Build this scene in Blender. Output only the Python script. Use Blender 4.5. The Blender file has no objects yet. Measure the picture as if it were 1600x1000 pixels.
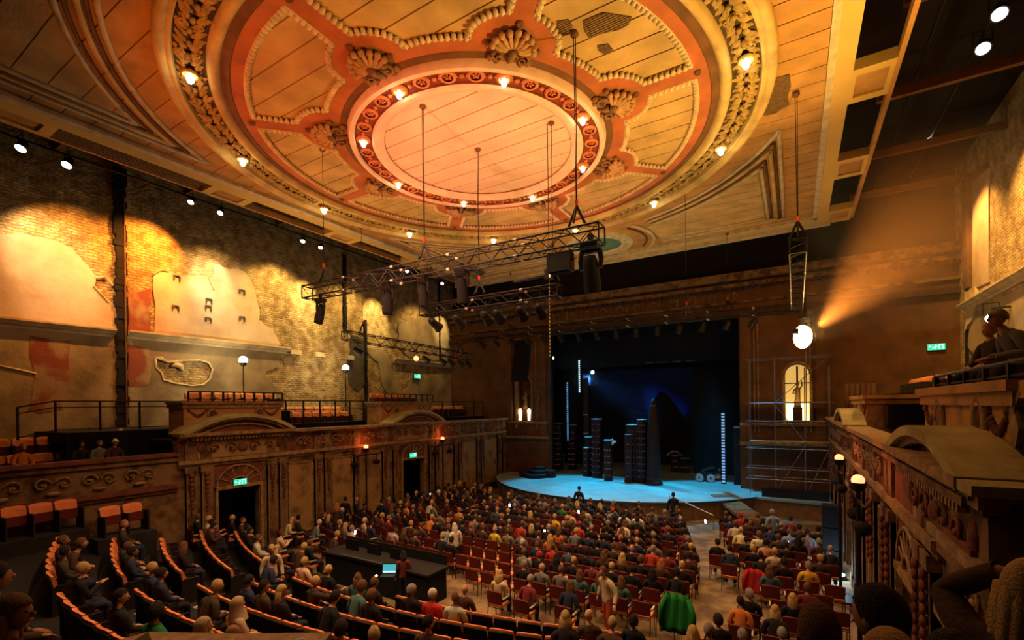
import bpy, math, random
from mathutils import Vector, Matrix, Euler
from mathutils.geometry import tessellate_polygon
R = math.radians
PI = math.pi
random.seed(11)
S = bpy.context.scene
COL = S.collection

# ------------------------------------------------------------------ camera, world, lights, exposure
# world frame: camera at the origin, X across the hall, Y towards the stage, Z up (metres)
F_PX, YAW, HOR, ROLL = 731.74, 0.5436, 634.75, 0.0121
cam_d = bpy.data.cameras.new('camera'); cam = bpy.data.objects.new('camera', cam_d); COL.objects.link(cam)
cam_d.sensor_width = 36.0; cam_d.lens = 36.0 * F_PX / 1600.0
cam_d.shift_y = (HOR - 500.0) / 1600.0
cam_d.clip_start = 0.05; cam_d.clip_end = 200
cam.matrix_world = Matrix.Rotation(YAW, 4, 'Z') @ Matrix.Rotation(PI/2, 4, 'X') @ Matrix.Rotation(-ROLL, 4, 'Z')
S.camera = cam
vs = S.view_settings
S.display_settings.display_device = 'sRGB'
vs.view_transform = 'Standard'; vs.look = 'None'; vs.gamma = 1.0; vs.use_curve_mapping = False
vs.exposure = 0.0
w = bpy.data.worlds.new('hall_air'); S.world = w; w.use_nodes = True
w.node_tree.nodes['Background'].inputs[0].default_value = (0.55, 0.30, 0.16, 1)
w.node_tree.nodes['Background'].inputs[1].default_value = 0.012
S.cycles.max_bounces = 4; S.cycles.diffuse_bounces = 2; S.cycles.glossy_bounces = 2
S.cycles.transmission_bounces = 2; S.cycles.volume_bounces = 0
S.cycles.sample_clamp_indirect = 3.0; S.cycles.use_denoising = True
S.cycles.caustics_reflective = False; S.cycles.caustics_refractive = False

def spot(name, loc, aim, power, col, deg, blend=0.6, rad=0.12):
    l = bpy.data.lights.new(name, 'SPOT'); l.energy = power; l.color = col
    l.spot_size = R(deg); l.spot_blend = blend; l.shadow_soft_size = rad
    o = bpy.data.objects.new(name, l); COL.objects.link(o)
    o.location = loc
    o.rotation_euler = (Vector(aim) - Vector(loc)).to_track_quat('-Z', 'Y').to_euler()
    return o
def point(name, loc, power, col, rad=0.08):
    l = bpy.data.lights.new(name, 'POINT'); l.energy = power; l.color = col; l.shadow_soft_size = rad
    o = bpy.data.objects.new(name, l); COL.objects.link(o); o.location = loc
    return o
def area(name, loc, aim, power, col, sx, sy, spread=180):
    l = bpy.data.lights.new(name, 'AREA'); l.energy = power; l.color = col; l.shape = 'RECTANGLE'; l.size = sx; l.size_y = sy; l.spread = R(spread)
    o = bpy.data.objects.new(name, l); COL.objects.link(o); o.location = loc
    o.rotation_euler = (Vector(aim) - Vector(loc)).to_track_quat('-Z', 'Y').to_euler()
    return o

CC = (-9.41, 13.555)          # centre of the ceiling medallion
AMBER = (1.0, 0.50, 0.10); GOLD = (1.0, 0.66, 0.20); PINK = (1.0, 0.34, 0.16); RED = (1.0, 0.22, 0.04)
# unseen uplight spots without fixtures, added to wash the ceiling
spot('uplight_pink', (-9.0, 3.0, -2.2), (-9.6, 14.4, 8.9), 10500, (1.0, .31, .18), 38, 0.85, 0.3)
spot('uplight_amber', (-13.0, 1.0, -2.2), (-12.4, 11.5, 9.0), 5600, (1, .22, .03), 66, 0.9, 0.3)
spot('uplight_gold_side', (1.3, 13.0, -0.5), (-2.2, 12.0, 9.0), 6600, (1, .56, .12), 88, 0.8, 0.3)
spot('uplight_gold_stage', (-7.0, 22.0, -3.6), (-6.0, 20.0, 9.0), 2600, (1, .64, .18), 110, 0.9, 0.3)
spot('uplight_olive', (-18.0, 14.0, -1.0), (-14.5, 17.5, 9.0), 1700, (1, .58, .16), 110, 0.9, 0.3)
# wall washers under the left and right eaves
WASH = [(5.05, 6.3, 6.2, 1700, (1, .68, .38), 54), (6.2, 7.4, 5.2, 1500, (1, .40, .08), 96), (10.3, 9.4, 6.6, 3400, (1, .32, .04), 78), (11.5, 12.2, 6.4, 1500, (1, .70, .42), 44),
        (11.4, 12.6, 4.6, 1000, (1, .64, .26), 96), (15.7, 15.6, 5.0, 1700, (1, .66, .20), 96), (16.9, 17.5, 6.4, 2000, (1, .74, .30), 44), (22.3, 22.9, 6.2, 2300, (1, .74, .28), 46), (20.4, 20.4, 4.2, 1200, (1, .66, .20), 100), (29.4, 29.9, 6.4, 1700, (1, .74, .30), 40), (27.0, 27.0, 3.6, 900, (1, .66, .22), 100)]
for i, (y, ya, za, p, c, d) in enumerate(WASH):
    spot('wall_wash_beam', (-22.55, y+.1, 8.6), (-24.9, ya, za), p, c, d, 0.8, 0.08)
for (x, y, z, ya, za, p) in [(4.9, 27.4, 9.6, 27.6, 5.0, 1900), (4.9, 22.0, 9.6, 22.6, 5.0, 3900), (5.1, 17.0, 9.8, 16.5, 3.0, 2400)]:
    spot('wall_wash_beam', (x, y, z), (7.0, ya, za), p, (1, .54, .13), 104, 0.8, 0.08)
# unseen area lamps, added as dim fill over the stalls
area('stalls_fill', (-9.4, 8.0, 7.6), (-9.4, 10.5, -6), 900, (1, .56, .28), 8, 8, 110)
area('stalls_fill', (-6.0, 20.0, 7.6), (-6.0, 18.5, -6), 440, (1, .60, .32), 8, 5, 90)
# stage light
BLUE = (.0, .56, 1.0)
spot('stage_wash_blue', (-14.5, 31.8, 5.1), (-11.8, 27.3, -5.1), 7000, BLUE, 56, 0.5, 0.15)
spot('stage_wash_blue', (-10.0, 31.8, 5.1), (-8.6, 27.4, -5.1), 6200, BLUE, 52, 0.5, 0.15)
spot('stage_wash_blue', (-4.8, 31.8, 5.1), (-4.2, 29.8, -5.1), 5200, BLUE, 44, 0.4, 0.15)
spot('stage_wash_blue', (-1.6, 27.6, 4.2), (-.6, 30.0, -5.1), 700, BLUE, 30, 0.3, 0.15)
BEAM = (0.42, 24.0, 2.85)

# ------------------------------------------------------------------ picture-to-place helpers (a ray through a pixel met with a real plane)
cyw, syw = math.cos(YAW), math.sin(YAW); crl, srl = math.cos(ROLL), math.sin(ROLL)
def ray(p):
    x, y = p[0]-800.0, p[1]-HOR
    x, y = crl*x - srl*y, srl*x + crl*y
    return Vector((x*cyw - F_PX*syw, x*syw + F_PX*cyw, -y))
def proj(v):
    dx, dy = v[0]*cyw + v[1]*syw, -v[0]*syw + v[1]*cyw
    if dy < .1: return (-9999, -9999)
    x, y = F_PX*dx/dy, -F_PX*v[2]/dy
    return (800 + crl*x + srl*y, HOR - srl*x + crl*y)
def onX(p, x): d = ray(p); return d*(x/d.x)
def onY(p, y): d = ray(p); return d*(y/d.y)
def onZ(p, z): d = ray(p); return d*(z/d.z)

# ------------------------------------------------------------------ mesh builder
class MB:
    def __init__(s): s.v = []; s.f = []; s.m = []; s.mi = 0
    def add(s, vs_, fs_):
        n = len(s.v); s.v.extend([tuple(q) for q in vs_]); s.f.extend([tuple(i+n for i in q) for q in fs_]); s.m.extend([s.mi]*len(fs_)); return s
    def box(s, c, d, rz=0.0):
        hx, hy, hz = d[0]/2, d[1]/2, d[2]/2; ca, sa = math.cos(rz), math.sin(rz)
        vs_ = [(c[0]+x*ca-y*sa, c[1]+x*sa+y*ca, c[2]+z) for z in (-hz, hz) for (x, y) in ((-hx,-hy),(hx,-hy),(hx,hy),(-hx,hy))]
        return s.add(vs_, [(0,3,2,1),(4,5,6,7),(0,1,5,4),(1,2,6,5),(2,3,7,6),(3,0,4,7)])
    def bb(s, a, b):
        return s.box(((a[0]+b[0])/2,(a[1]+b[1])/2,(a[2]+b[2])/2), (abs(b[0]-a[0]),abs(b[1]-a[1]),abs(b[2]-a[2])))
    def tube(s, pts, r, n=6, cap=True):
        pts = [Vector(p) for p in pts]; rs = r if isinstance(r, (list, tuple)) else [r]*len(pts)
        up = None; rings = []
        for i, p in enumerate(pts):
            t = (pts[min(i+1, len(pts)-1)] - pts[max(i-1, 0)])
            if t.length < 1e-9: t = Vector((0,0,1))
            t.normalize()
            if up is None: up = Vector((0,0,1)) if abs(t.z) < .9 else Vector((1,0,0))
            a = t.cross(up); 
            if a.length < 1e-6: a = t.cross(Vector((1,0,0)))
            a.normalize(); b = a.cross(t).normalized(); up = b
            rings.append([p + (a*math.cos(2*PI*k/n) + b*math.sin(2*PI*k/n))*rs[i] for k in range(n)])
        vs_ = [q for g in rings for q in g]; fs_ = []
        for i in range(len(pts)-1):
            for k in range(n):
                fs_.append((i*n+k, i*n+(k+1)%n, (i+1)*n+(k+1)%n, (i+1)*n+k))
        if cap: fs_.append(tuple(range(n))[::-1]); fs_.append(tuple((len(pts)-1)*n+k for k in range(n)))
        return s.add(vs_, fs_)
    def lathe(s, prof, c=(0,0,0), n=24, a0=0.0, a1=2*PI, close=None):
        full = abs(a1-a0-2*PI) < 1e-6; k = n if full else n+1
        vs_ = []
        for j in range(k):
            a = a0 + (a1-a0)*j/n
            vs_ += [(c[0]+r*math.cos(a), c[1]+r*math.sin(a), c[2]+z) for r, z in prof]
        m = len(prof); fs_ = []
        for j in range(n):
            j2 = (j+1) % k
            for i in range(m-1): fs_.append((j*m+i, j2*m+i, j2*m+i+1, j*m+i+1))
            if close: fs_.append((j*m+m-1, j2*m+m-1, j2*m, j*m))
        return s.add(vs_, fs_)
    def ell(s, c, r, nu=8, nv=5, M=None):
        vs_ = []; fs_ = []
        for j in range(nv+1):
            t = PI*j/nv
            for i in range(nu):
                a = 2*PI*i/nu
                q = Vector((r[0]*math.sin(t)*math.cos(a), r[1]*math.sin(t)*math.sin(a), r[2]*math.cos(t)))
                if M is not None: q = M @ q
                vs_.append(q + Vector(c))
        for j in range(nv):
            for i in range(nu): fs_.append((j*nu+i, (j+1)*nu+i, (j+1)*nu+(i+1)%nu, j*nu+(i+1)%nu))
        return s.add(vs_, fs_)
    def prism(s, loops, fn, h):
        # loops: outline and holes in 2D; fn(u, v, w) places a point; extruded from w=0 to w=h
        flat = [p for l in loops for p in l]
        tris = tessellate_polygon([[Vector((p[0], p[1], 0)) for p in l] for l in loops])
        n = len(flat)
        vs_ = [fn(p[0], p[1], 0) for p in flat] + [fn(p[0], p[1], h) for p in flat]
        fs_ = [tuple(t) for t in tris] + [tuple(i+n for i in reversed(t)) for t in tris]
        o = 0
        for l in loops:
            k = len(l)
            for i in range(k): fs_.append((o+i, o+(i+1)%k, o+(i+1)%k+n, o+i+n))
            o += k
        return s.add(vs_, fs_)
    def build(s, name, mat, parent=None, smooth=False, loc=None):
        me = bpy.data.meshes.new(name); me.from_pydata(s.v, [], s.f)
        mats = mat if isinstance(mat, (list, tuple)) else [mat]
        for q in mats: me.materials.append(q)
        if len(mats) > 1: me.polygons.foreach_set('material_index', s.m)
        if smooth: me.polygons.foreach_set('use_smooth', [True]*len(me.polygons))
        me.update()
        return link(name, me, parent, loc)
def link(name, me, parent=None, loc=None):
    o = bpy.data.objects.new(name, me); COL.objects.link(o)
    if parent is not None: o.parent = parent
    if loc is not None: o.location = loc
    return o
def smooth_angle(o, deg=40):
    me = o.data; me.polygons.foreach_set('use_smooth', [True]*len(me.polygons))
    try: me.set_sharp_from_angle(angle=R(deg))
    except Exception: pass
    return o
def tag(o, label=None, cat=None, group=None, kind=None):
    if label: o['label'] = label
    if cat: o['category'] = cat
    if group: o['group'] = group
    if kind: o['kind'] = kind
    return o
def empty(name, loc=(0,0,0), rz=0.0):
    o = bpy.data.objects.new(name, None); COL.objects.link(o); o.location = loc; o.rotation_euler = (0,0,rz); return o
KIDS = {}
def copy_tree(o, parent=None):
    c = o.copy(); COL.objects.link(c); c.parent = parent
    for ch in list(o.children): copy_tree(ch, c)
    return c
ORD = ['zeroth','first','second','third','fourth','fifth','sixth','seventh','eighth','ninth','tenth','eleventh','twelfth','thirteenth','fourteenth','fifteenth','sixteenth','seventeenth','eighteenth','nineteenth','twentieth','twenty-first','twenty-second','twenty-third','twenty-fourth','twenty-fifth','twenty-sixth','twenty-seventh','twenty-eighth','twenty-ninth','thirtieth','thirty-first','thirty-second','thirty-third','thirty-fourth','thirty-fifth'] + [a+b for a in ('thirty-','forty-','fifty-','sixty-') for b in ('sixth','seventh','eighth','ninth')]*4

# ------------------------------------------------------------------ materials
def mat(name, col, rough=.7, metal=0., var=.25, scale=3., bump=.0, bscale=20., col2=None, emit=None, estr=0., objcol=False, thr=None, tint=None):
    m = bpy.data.materials.new(name); m.use_nodes = True; nt = m.node_tree; b = nt.nodes['Principled BSDF']
    b.inputs['Roughness'].default_value = rough; b.inputs['Metallic'].default_value = metal
    b.inputs['Specular IOR Level'].default_value = 0.3
    b.inputs['Base Color'].default_value = (*col, 1)
    if emit:
        b.inputs['Emission Color'].default_value = (*emit, 1); b.inputs['Emission Strength'].default_value = estr
        if estr < 200: m.cycles.emission_sampling = 'NONE'
    geo = nt.nodes.new('ShaderNodeNewGeometry')
    if objcol:
        oi = nt.nodes.new('ShaderNodeObjectInfo'); nt.links.new(oi.outputs['Color'], b.inputs['Base Color'])
    elif var > 0 or col2:
        nz = nt.nodes.new('ShaderNodeTexNoise'); nz.inputs['Scale'].default_value = scale; nz.inputs['Detail'].default_value = 6
        nt.links.new(geo.outputs['Position'], nz.inputs['Vector'])
        rp = nt.nodes.new('ShaderNodeValToRGB')
        a = thr or (.32, .70)
        rp.color_ramp.elements[0].position = a[0]; rp.color_ramp.elements[1].position = a[1]
        c0 = col2 or tuple(q*(1-var) for q in col)
        c1 = col if col2 else tuple(min(1, q*(1+var*.6)) for q in col)
        rp.color_ramp.elements[0].color = (*c0, 1); rp.color_ramp.elements[1].color = (*c1, 1)
        nt.links.new(nz.outputs['Fac'], rp.inputs['Fac']); nt.links.new(rp.outputs['Color'], b.inputs['Base Color'])
    if bump > 0:
        n2 = nt.nodes.new('ShaderNodeTexNoise'); n2.inputs['Scale'].default_value = bscale; n2.inputs['Detail'].default_value = 5
        nt.links.new(geo.outputs['Position'], n2.inputs['Vector'])
        bp = nt.nodes.new('ShaderNodeBump'); bp.inputs['Strength'].default_value = bump; bp.inputs['Distance'].default_value = .05
        nt.links.new(n2.outputs['Fac'], bp.inputs['Height']); nt.links.new(bp.outputs['Normal'], b.inputs['Normal'])
    return m
def brick_mat(name, axis, c1, c2, mortar):
    m = mat(name, c1, .9, var=0); nt = m.node_tree; b = nt.nodes['Principled BSDF']
    geo = nt.nodes.new('ShaderNodeNewGeometry'); sp = nt.nodes.new('ShaderNodeSeparateXYZ'); cb = nt.nodes.new('ShaderNodeCombineXYZ')
    nt.links.new(geo.outputs['Position'], sp.inputs[0]); nt.links.new(sp.outputs[axis], cb.inputs[0]); nt.links.new(sp.outputs[2], cb.inputs[1])
    nz0 = nt.nodes.new('ShaderNodeTexNoise'); nz0.inputs['Scale'].default_value = 4.0; nz0.inputs['Detail'].default_value = 3
    nt.links.new(geo.outputs['Position'], nz0.inputs['Vector'])
    mx0 = nt.nodes.new('ShaderNodeMix'); mx0.data_type = 'VECTOR'; mx0.inputs[0].default_value = .11
    nt.links.new(cb.outputs[0], mx0.inputs[4]); nt.links.new(nz0.outputs['Color'], mx0.inputs[5])
    br = nt.nodes.new('ShaderNodeTexBrick'); br.inputs['Scale'].default_value = 1.0
    br.inputs['Brick Width'].default_value = .30; br.inputs['Row Height'].default_value = .105; br.inputs['Mortar Size'].default_value = .02
    br.inputs['Mortar Smooth'].default_value = .4
    br.inputs['Color1'].default_value = (*c1, 1); br.inputs['Color2'].default_value = (*c2, 1); br.inputs['Mortar'].default_value = (*mortar, 1)
    nt.links.new(mx0.outputs[1], br.inputs['Vector'])
    nz = nt.nodes.new('ShaderNodeTexNoise'); nz.inputs['Scale'].default_value = 2.2; nz.inputs['Detail'].default_value = 10
    nt.links.new(geo.outputs['Position'], nz.inputs['Vector'])
    rp = nt.nodes.new('ShaderNodeValToRGB'); rp.color_ramp.elements[0].position = .35; rp.color_ramp.elements[1].position = .65
    rp.color_ramp.elements[0].color = (.50, .42, .34, 1); rp.color_ramp.elements[1].color = (1, 1, 1, 1)
    nt.links.new(nz.outputs['Fac'], rp.inputs['Fac'])
    mx = nt.nodes.new('ShaderNodeMix'); mx.data_type = 'RGBA'; mx.blend_type = 'MULTIPLY'; mx.inputs[0].default_value = 1
    nt.links.new(br.outputs['Color'], mx.inputs[6]); nt.links.new(rp.outputs['Color'], mx.inputs[7]); nt.links.new(mx.outputs[2], b.inputs['Base Color'])
    ad = nt.nodes.new('ShaderNodeMath'); ad.operation = 'MULTIPLY_ADD'; ad.inputs[1].default_value = -.7
    nz3 = nt.nodes.new('ShaderNodeTexNoise'); nz3.inputs['Scale'].default_value = 7; nz3.inputs['Detail'].default_value = 6
    nt.links.new(geo.outputs['Position'], nz3.inputs['Vector'])
    nt.links.new(br.outputs['Fac'], ad.inputs[0]); nt.links.new(nz3.outputs['Fac'], ad.inputs[2])
    bp = nt.nodes.new('ShaderNodeBump'); bp.inputs['Strength'].default_value = 1.0; bp.inputs['Distance'].default_value = .10
    nt.links.new(ad.outputs[0], bp.inputs['Height']); nt.links.new(bp.outputs['Normal'], b.inputs['Normal'])
    return m
M = {}
M['plaster_ochre'] = mat('plaster_ochre', (.56, .37, .15), .85, var=.3, scale=.9, bump=.35, bscale=6)
M['plaster_pink_lit'] = mat('plaster_pink_lit', (.66, .46, .34), .85, var=.14, scale=1.2, bump=.2, bscale=5)  # disc plaster with some of the pink light baked into its colour
M['rib_red'] = mat('rib_red', (.46, .135, .045), .8, var=.28, scale=1.3, bump=.2)
M['cream'] = mat('cream_plaster', (.72, .56, .34), .75, var=.22, scale=3, bump=.2)
M['pink_white'] = mat('pinkish_white_plaster', (.80, .55, .42), .75, var=.15, scale=3)
M['ring_gold'] = mat('ring_gold', (.60, .42, .16), .75, var=.3, scale=1.5, bump=.25, bscale=8)
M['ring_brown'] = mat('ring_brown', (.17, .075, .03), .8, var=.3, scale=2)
M['guilloche_dark'] = mat('guilloche_dark', (.20, .045, .018), .85, var=.3, scale=4)
M['guilloche_red'] = mat('guilloche_red', (.58, .19, .08), .75, var=.25, scale=5)
M['leaf_gold'] = mat('leaf_gold', (.46, .31, .10), .7, var=.4, scale=5, bump=.3, bscale=30)
M['leaf_dark'] = mat('leaf_ground', (.07, .045, .02), .9, var=.4, scale=4)
M['shell_brown'] = mat('shell_brown', (.26, .13, .055), .75, var=.3, scale=6)
M['shell_lobe'] = mat('shell_lobe', (.56, .32, .15), .75, var=.3, scale=8)
M['lath'] = mat('lath_wood', (.20, .12, .05), .9, var=.35, scale=9)
M['pale_stripe'] = mat('pale_moulding', (.60, .50, .32), .8, var=.3, scale=3)
M['yellow_band'] = mat('yellow_paint', (.66, .45, .13), .75, var=.10, scale=.8)
M['board_orange'] = mat('orange_board', (.50, .27, .085), .85, var=.25, scale=1.4, bump=.15)
M['teal'] = mat('teal_paint', (.10, .22, .16), .8, var=.3, scale=3)
M['void'] = mat('roof_void', (.012, .010, .010), .95, var=.3, scale=2)
M['dark_steel'] = mat('black_steel', (.013, .012, .013), .5, .3, var=.3, scale=6)
M['truss_steel'] = mat('truss_steel', (.016, .013, .013), .5, .5, var=.3, scale=6)
M['scaff_steel'] = mat('scaffold_steel', (.20, .20, .22), .45, .8, var=.3, scale=6)
M['black'] = mat('black_cloth', (.006, .006, .007), .95, var=.2, scale=4)
M['cable_red'] = mat('hoist_red', (.5, .05, .02), .5, var=.1)
M['brick_left'] = brick_mat('brick_left', 1, (.66, .48, .22), (.52, .36, .15), (.40, .28, .14))
M['brick_right'] = brick_mat('brick_right', 1, (.66, .48, .22), (.52, .36, .15), (.42, .30, .15))
M['brick_dark'] = brick_mat('brick_dark', 0, (.16, .085, .04), (.11, .06, .03), (.05, .03, .02))
M['wall_plaster'] = mat('wall_plaster', (.62, .47, .31), .9, var=0, scale=.55, bump=.5, bscale=3.5, col2=(.40, .24, .12), thr=(.30, .62))
M['wall_plaster_grey'] = mat('wall_plaster_grey', (.38, .28, .15), .9, var=0, scale=.6, bump=.5, bscale=4, col2=(.17, .115, .06), thr=(.34, .60))
M['wall_red'] = mat('old_red_paint', (.24, .065, .035), .9, var=.35, scale=1.3, col2=(.32, .21, .11), thr=(.36, .50), bump=.2)
M['wall_dark'] = mat('dark_wall', (.10, .085, .055), .9, var=.4, scale=1.5)
M['ledge'] = mat('cornice_plaster', (.64, .47, .25), .85, var=.35, scale=1.8, bump=.3)
M['front_plaster'] = mat('front_plaster', (.22, .13, .055), .85, var=0, scale=2.2, col2=(.075, .036, .018), thr=(.36, .56), bump=.5, bscale=14)
M['front_panel'] = mat('front_panel', (.34, .215, .085), .85, var=0, scale=1.6, col2=(.15, .08, .033), thr=(.30, .52), bump=.4, bscale=14)
M['front_red'] = mat('front_red', (.20, .065, .032), .85, var=0, scale=2.4, col2=(.10, .035, .02), thr=(.36, .58), bump=.5, bscale=12)
M['front_edge'] = mat('front_edge', (.33, .21, .09), .8, var=.45, scale=5, bump=.4)
M['ped_top'] = mat('pediment_top', (.40, .34, .14), .9, var=.35, scale=1.6, bump=.4, bscale=9)
M['plinth'] = mat('plinth_orange', (.48, .255, .08), .85, var=.3, scale=1.5, col2=(.26, .13, .05), thr=(.30, .5), bump=.3)
M['pros'] = mat('proscenium_plaster', (.15, .068, .025), .85, var=.35, scale=1.1, bump=.3, bscale=8)
M['pros_dark'] = mat('proscenium_brown', (.085, .034, .014), .85, var=.35, scale=1.3, bump=.3)
M['floor'] = mat('worn_floorboards', (.30, .21, .10), .75, var=0, scale=1.4, col2=(.13, .085, .045), thr=(.40, .58), bump=.2, bscale=12)
M['stage_floor'] = mat('stage_floor', (.26, .36, .36), .6, var=.18, scale=1.2)
M['stage_front'] = mat('stage_front_wood', (.20, .11, .05), .8, var=.3, scale=3)
M['platform'] = mat('platform_black', (.02, .018, .018), .85, var=.3, scale=3)
M['nosing'] = mat('step_nosing', (.50, .50, .42), .6, var=.1)
M['seat_red'] = mat('seat_red', (.12, .014, .008), .75, var=.15, scale=8)
M['seat_orange'] = mat('seat_orange', (.78, .25, .09), .75, var=.12, scale=8)
M['gallery_orange'] = mat('gallery_orange', (.80, .30, .11), .75, var=.12, scale=8)
M['seat_shell'] = mat('seat_shell', (.020, .014, .013), .6, var=.1)
M['arm_pad'] = mat('arm_pad', (.55, .50, .42), .5, var=.1)
M['cloth'] = mat('cloth', (.5, .5, .5), .9, var=0, objcol=True, bump=.25, bscale=40)
M['hair'] = mat('hair', (.5, .5, .5), .8, var=0, objcol=True, bump=.6, bscale=90)
M['skin'] = mat('skin', (.52, .27, .17), .6, var=.05, scale=20)
M['eye'] = mat('eye', (.02, .015, .012), .3, var=0)
M['lip'] = mat('lip', (.38, .12, .09), .5, var=0)
M['shoe'] = mat('shoe', (.02, .016, .014), .5, var=0)
M['paper'] = mat('paper', (.75, .73, .66), .7, var=.05)
M['bulb'] = mat('bulb', (1, .9, .7), .4, var=0, emit=(1.0, .93, .62), estr=12)
M['bulb_white'] = mat('lamp_lens_white', (1, 1, 1), .4, var=0, emit=(1.0, .97, .80), estr=11)
M['lens_red'] = mat('lens_red', (1, .3, .1), .4, var=0, emit=(1.0, .16, .07), estr=5)
M['lens_orange'] = mat('lens_orange', (1, .6, .2), .4, var=0, emit=(1.0, .55, .15), estr=60)
M['lens_blue'] = mat('lens_blue', (.6, .9, 1), .4, var=0, emit=(.35, .80, 1.0), estr=22)
M['led_blue'] = mat('led_blue', (.6, .9, 1), .4, var=0, emit=(.07, .26, .60), estr=1.0)
M['led_dim'] = mat('led_dim', (.3, .1, .1), .4, var=0, emit=(.45, .12, .08), estr=.35)
M['exit_green'] = mat('exit_sign_green', (.05, .5, .35), .5, var=0, emit=(.03, .50, .30), estr=1.3)
M['exit_white'] = mat('exit_sign_white', (.9, 1, .95), .5, var=0, emit=(.5, 1.0, .80), estr=1.5)
M['screen'] = mat('laptop_screen', (.05, .3, .4), .3, var=0, emit=(.03, .40, .50), estr=.9)
M['screen_white'] = mat('laptop_screen_pale', (.5, .8, .8), .3, var=0, emit=(.45, .9, .9), estr=1.0)
M['glow_window'] = mat('lit_window', (.9, .7, .3), .5, var=0, emit=(1.0, .62, .16), estr=.55)
M['glow_hot'] = mat('lit_window_low', (1, .9, .5), .5, var=0, emit=(1.0, .80, .38), estr=2.4)
M['phone'] = mat('phone_screen', (.8, .9, 1), .3, var=0, emit=(.80, .90, 1.0), estr=2.2)
M['drop_blue'] = mat('projected_sky_cloth', (.03, .12, .34), .95, var=0, scale=.25, col2=(.012, .05, .15), thr=(.38, .62))  # blue of the projection carried by the cloth colour
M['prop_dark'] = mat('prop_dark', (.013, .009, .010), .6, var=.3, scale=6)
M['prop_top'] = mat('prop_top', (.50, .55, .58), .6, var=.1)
M['bronze'] = mat('statue', (.30, .20, .09), .5, var=.3, scale=8)
M['piano'] = mat('piano_black', (.012, .011, .011), .15, var=0)
M['haze'] = None
M['led_white'] = mat('led_white', (.6, .9, 1), .4, var=0, emit=(.5, .80, 1.0), estr=1.6)

# ------------------------------------------------------------------ hall shell
XL, XR = -19.35, 1.70          # balcony fronts
WL, WR = -24.9, 7.0            # outer walls
YP = 31.2                      # proscenium wall
FZ, SZ = -6.1, -5.1            # stalls floor, stage floor
o = MB().bb((XL-.3, -6, FZ-.3), (XR+.3, YP+.2, FZ)).build('floor', M['floor']); tag(o, kind='structure')
o = MB().bb((WL-.4, -6, FZ-.3), (WL, YP+.5, 11.6)).build('wall_left', M['brick_left']); tag(o, kind='structure'); wallL = o
o = MB().bb((WR, -6, FZ-.3), (WR+.4, YP+.5, 11.6)).build('wall_right', M['brick_right']); tag(o, kind='structure'); wallR = o
o = MB().bb((WL-.4, -6.4, FZ-.3), (WR+.4, -6, 11.6)).build('wall_back', M['wall_dark']); tag(o, kind='structure')
o = MB().bb((WL-.4, -6.4, 11.6), (WR+.4, 47, 11.9)).build('ceiling_roof_void', M['void']); tag(o, kind='structure')

# proscenium wall with its opening and two tall arched niches
def arch(cx, z0, z1, hw, n=10, y=None):
    l = [(cx-hw, z0), (cx+hw, z0)]
    for k in range(n+1):
        a = PI*k/n; l.append((cx+hw*math.cos(a), z1-hw+hw*math.sin(a)))
    return l
OPL, OPR, OPT = -15.7, -2.85, 5.25
NL, NR = -17.75, .12
wall = [(WL, FZ), (OPL, FZ), (OPL, OPT), (OPR, OPT), (OPR, FZ), (WR, FZ), (WR, 7.55), (WL, 7.55)]
nich = [arch(NL, -1.15, 2.25, .62), arch(NR, -1.15, 2.25, .62)]
fY = lambda y: (lambda u, v, w_: (u, y+w_, v))
o = MB().prism([wall]+nich, fY(YP), .5).build('wall_proscenium', M['pros']); tag(o, kind='structure'); pros = o
m = MB(); m.bb((WL, YP+.5, 7.55), (WR, YP+.9, 11.6)); m.bb((OPR, YP+.5, FZ), (WR, YP+.9, 7.55)); m.bb((WL, YP+.5, FZ), (OPL, YP+.9, 7.55))
m.build('backing', M['void'], pros)
def part(mb, name, m_, parent, **k): return mb.build(name, m_, parent, **k)
for (z, h, d) in ((7.35, .42, .55), (6.95, .22, .35), (6.0, .14, .2), (5.30, .30, .28)):
    part(MB().bb((WL, YP-d, z), (WR, YP, z+h)), 'cornice_band', M['pros_dark'] if z < 6 else M['front_plaster'], pros)
dent = MB()
x = WL+.2
while x < WR: dent.box((x, YP-.28, 6.86), (.16, .2, .14)); x += .36
tag(dent.build('dentils', M['pros_dark'], pros), kind='stuff')
for sx, x0, x1 in ((-1, -19.3, OPL), (1, OPR, 1.55)):
    for xx in ((x0+.12, x0+.55), (x1-.62, x1-.12)) if sx < 0 else ((x0+.12, x0+.62), (x1-.55, x1-.12)):
        b = MB(); b.bb((xx[0], YP-.22, -1.9), (xx[1], YP, 5.3)); b.bb((xx[0]-.08, YP-.32, 4.9), (xx[1]+.08, YP, 5.3)); b.bb((xx[0]-.08, YP-.30, -2.3), (xx[1]+.08, YP, -1.9))
        part(b, 'pilaster', M['pros'], pros)
    for xe in (x0+.9, x1-.9):
        for q in (-.10, .10): part(MB().bb((xe-.03+q, YP-.08, -1.7), (xe+.03+q, YP, 4.8)), 'fillet', M['front_edge'], pros)
    cx = NL if sx < 0 else NR
    part(MB().bb((x0, YP-.36, -2.45), (x1, YP, -2.25)), 'dado_rail', M['front_edge'], pros)
    part(MB().bb((x0, YP-.25, -1.32), (x1, YP, -1.17)), 'sill', M['front_edge'], pros)
    ar = MB(); pts = [(cx-.68, YP-.05, -1.15)]
    for k in range(13): a = PI-PI*k/12; pts.append((cx+.68*math.cos(a), YP-.05, 1.63+.68*math.sin(a)))
    pts.append((cx+.68, YP-.05, -1.15)); ar.tube(pts, .07, 5); part(ar, 'arch_moulding', M['front_edge'], pros)
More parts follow.
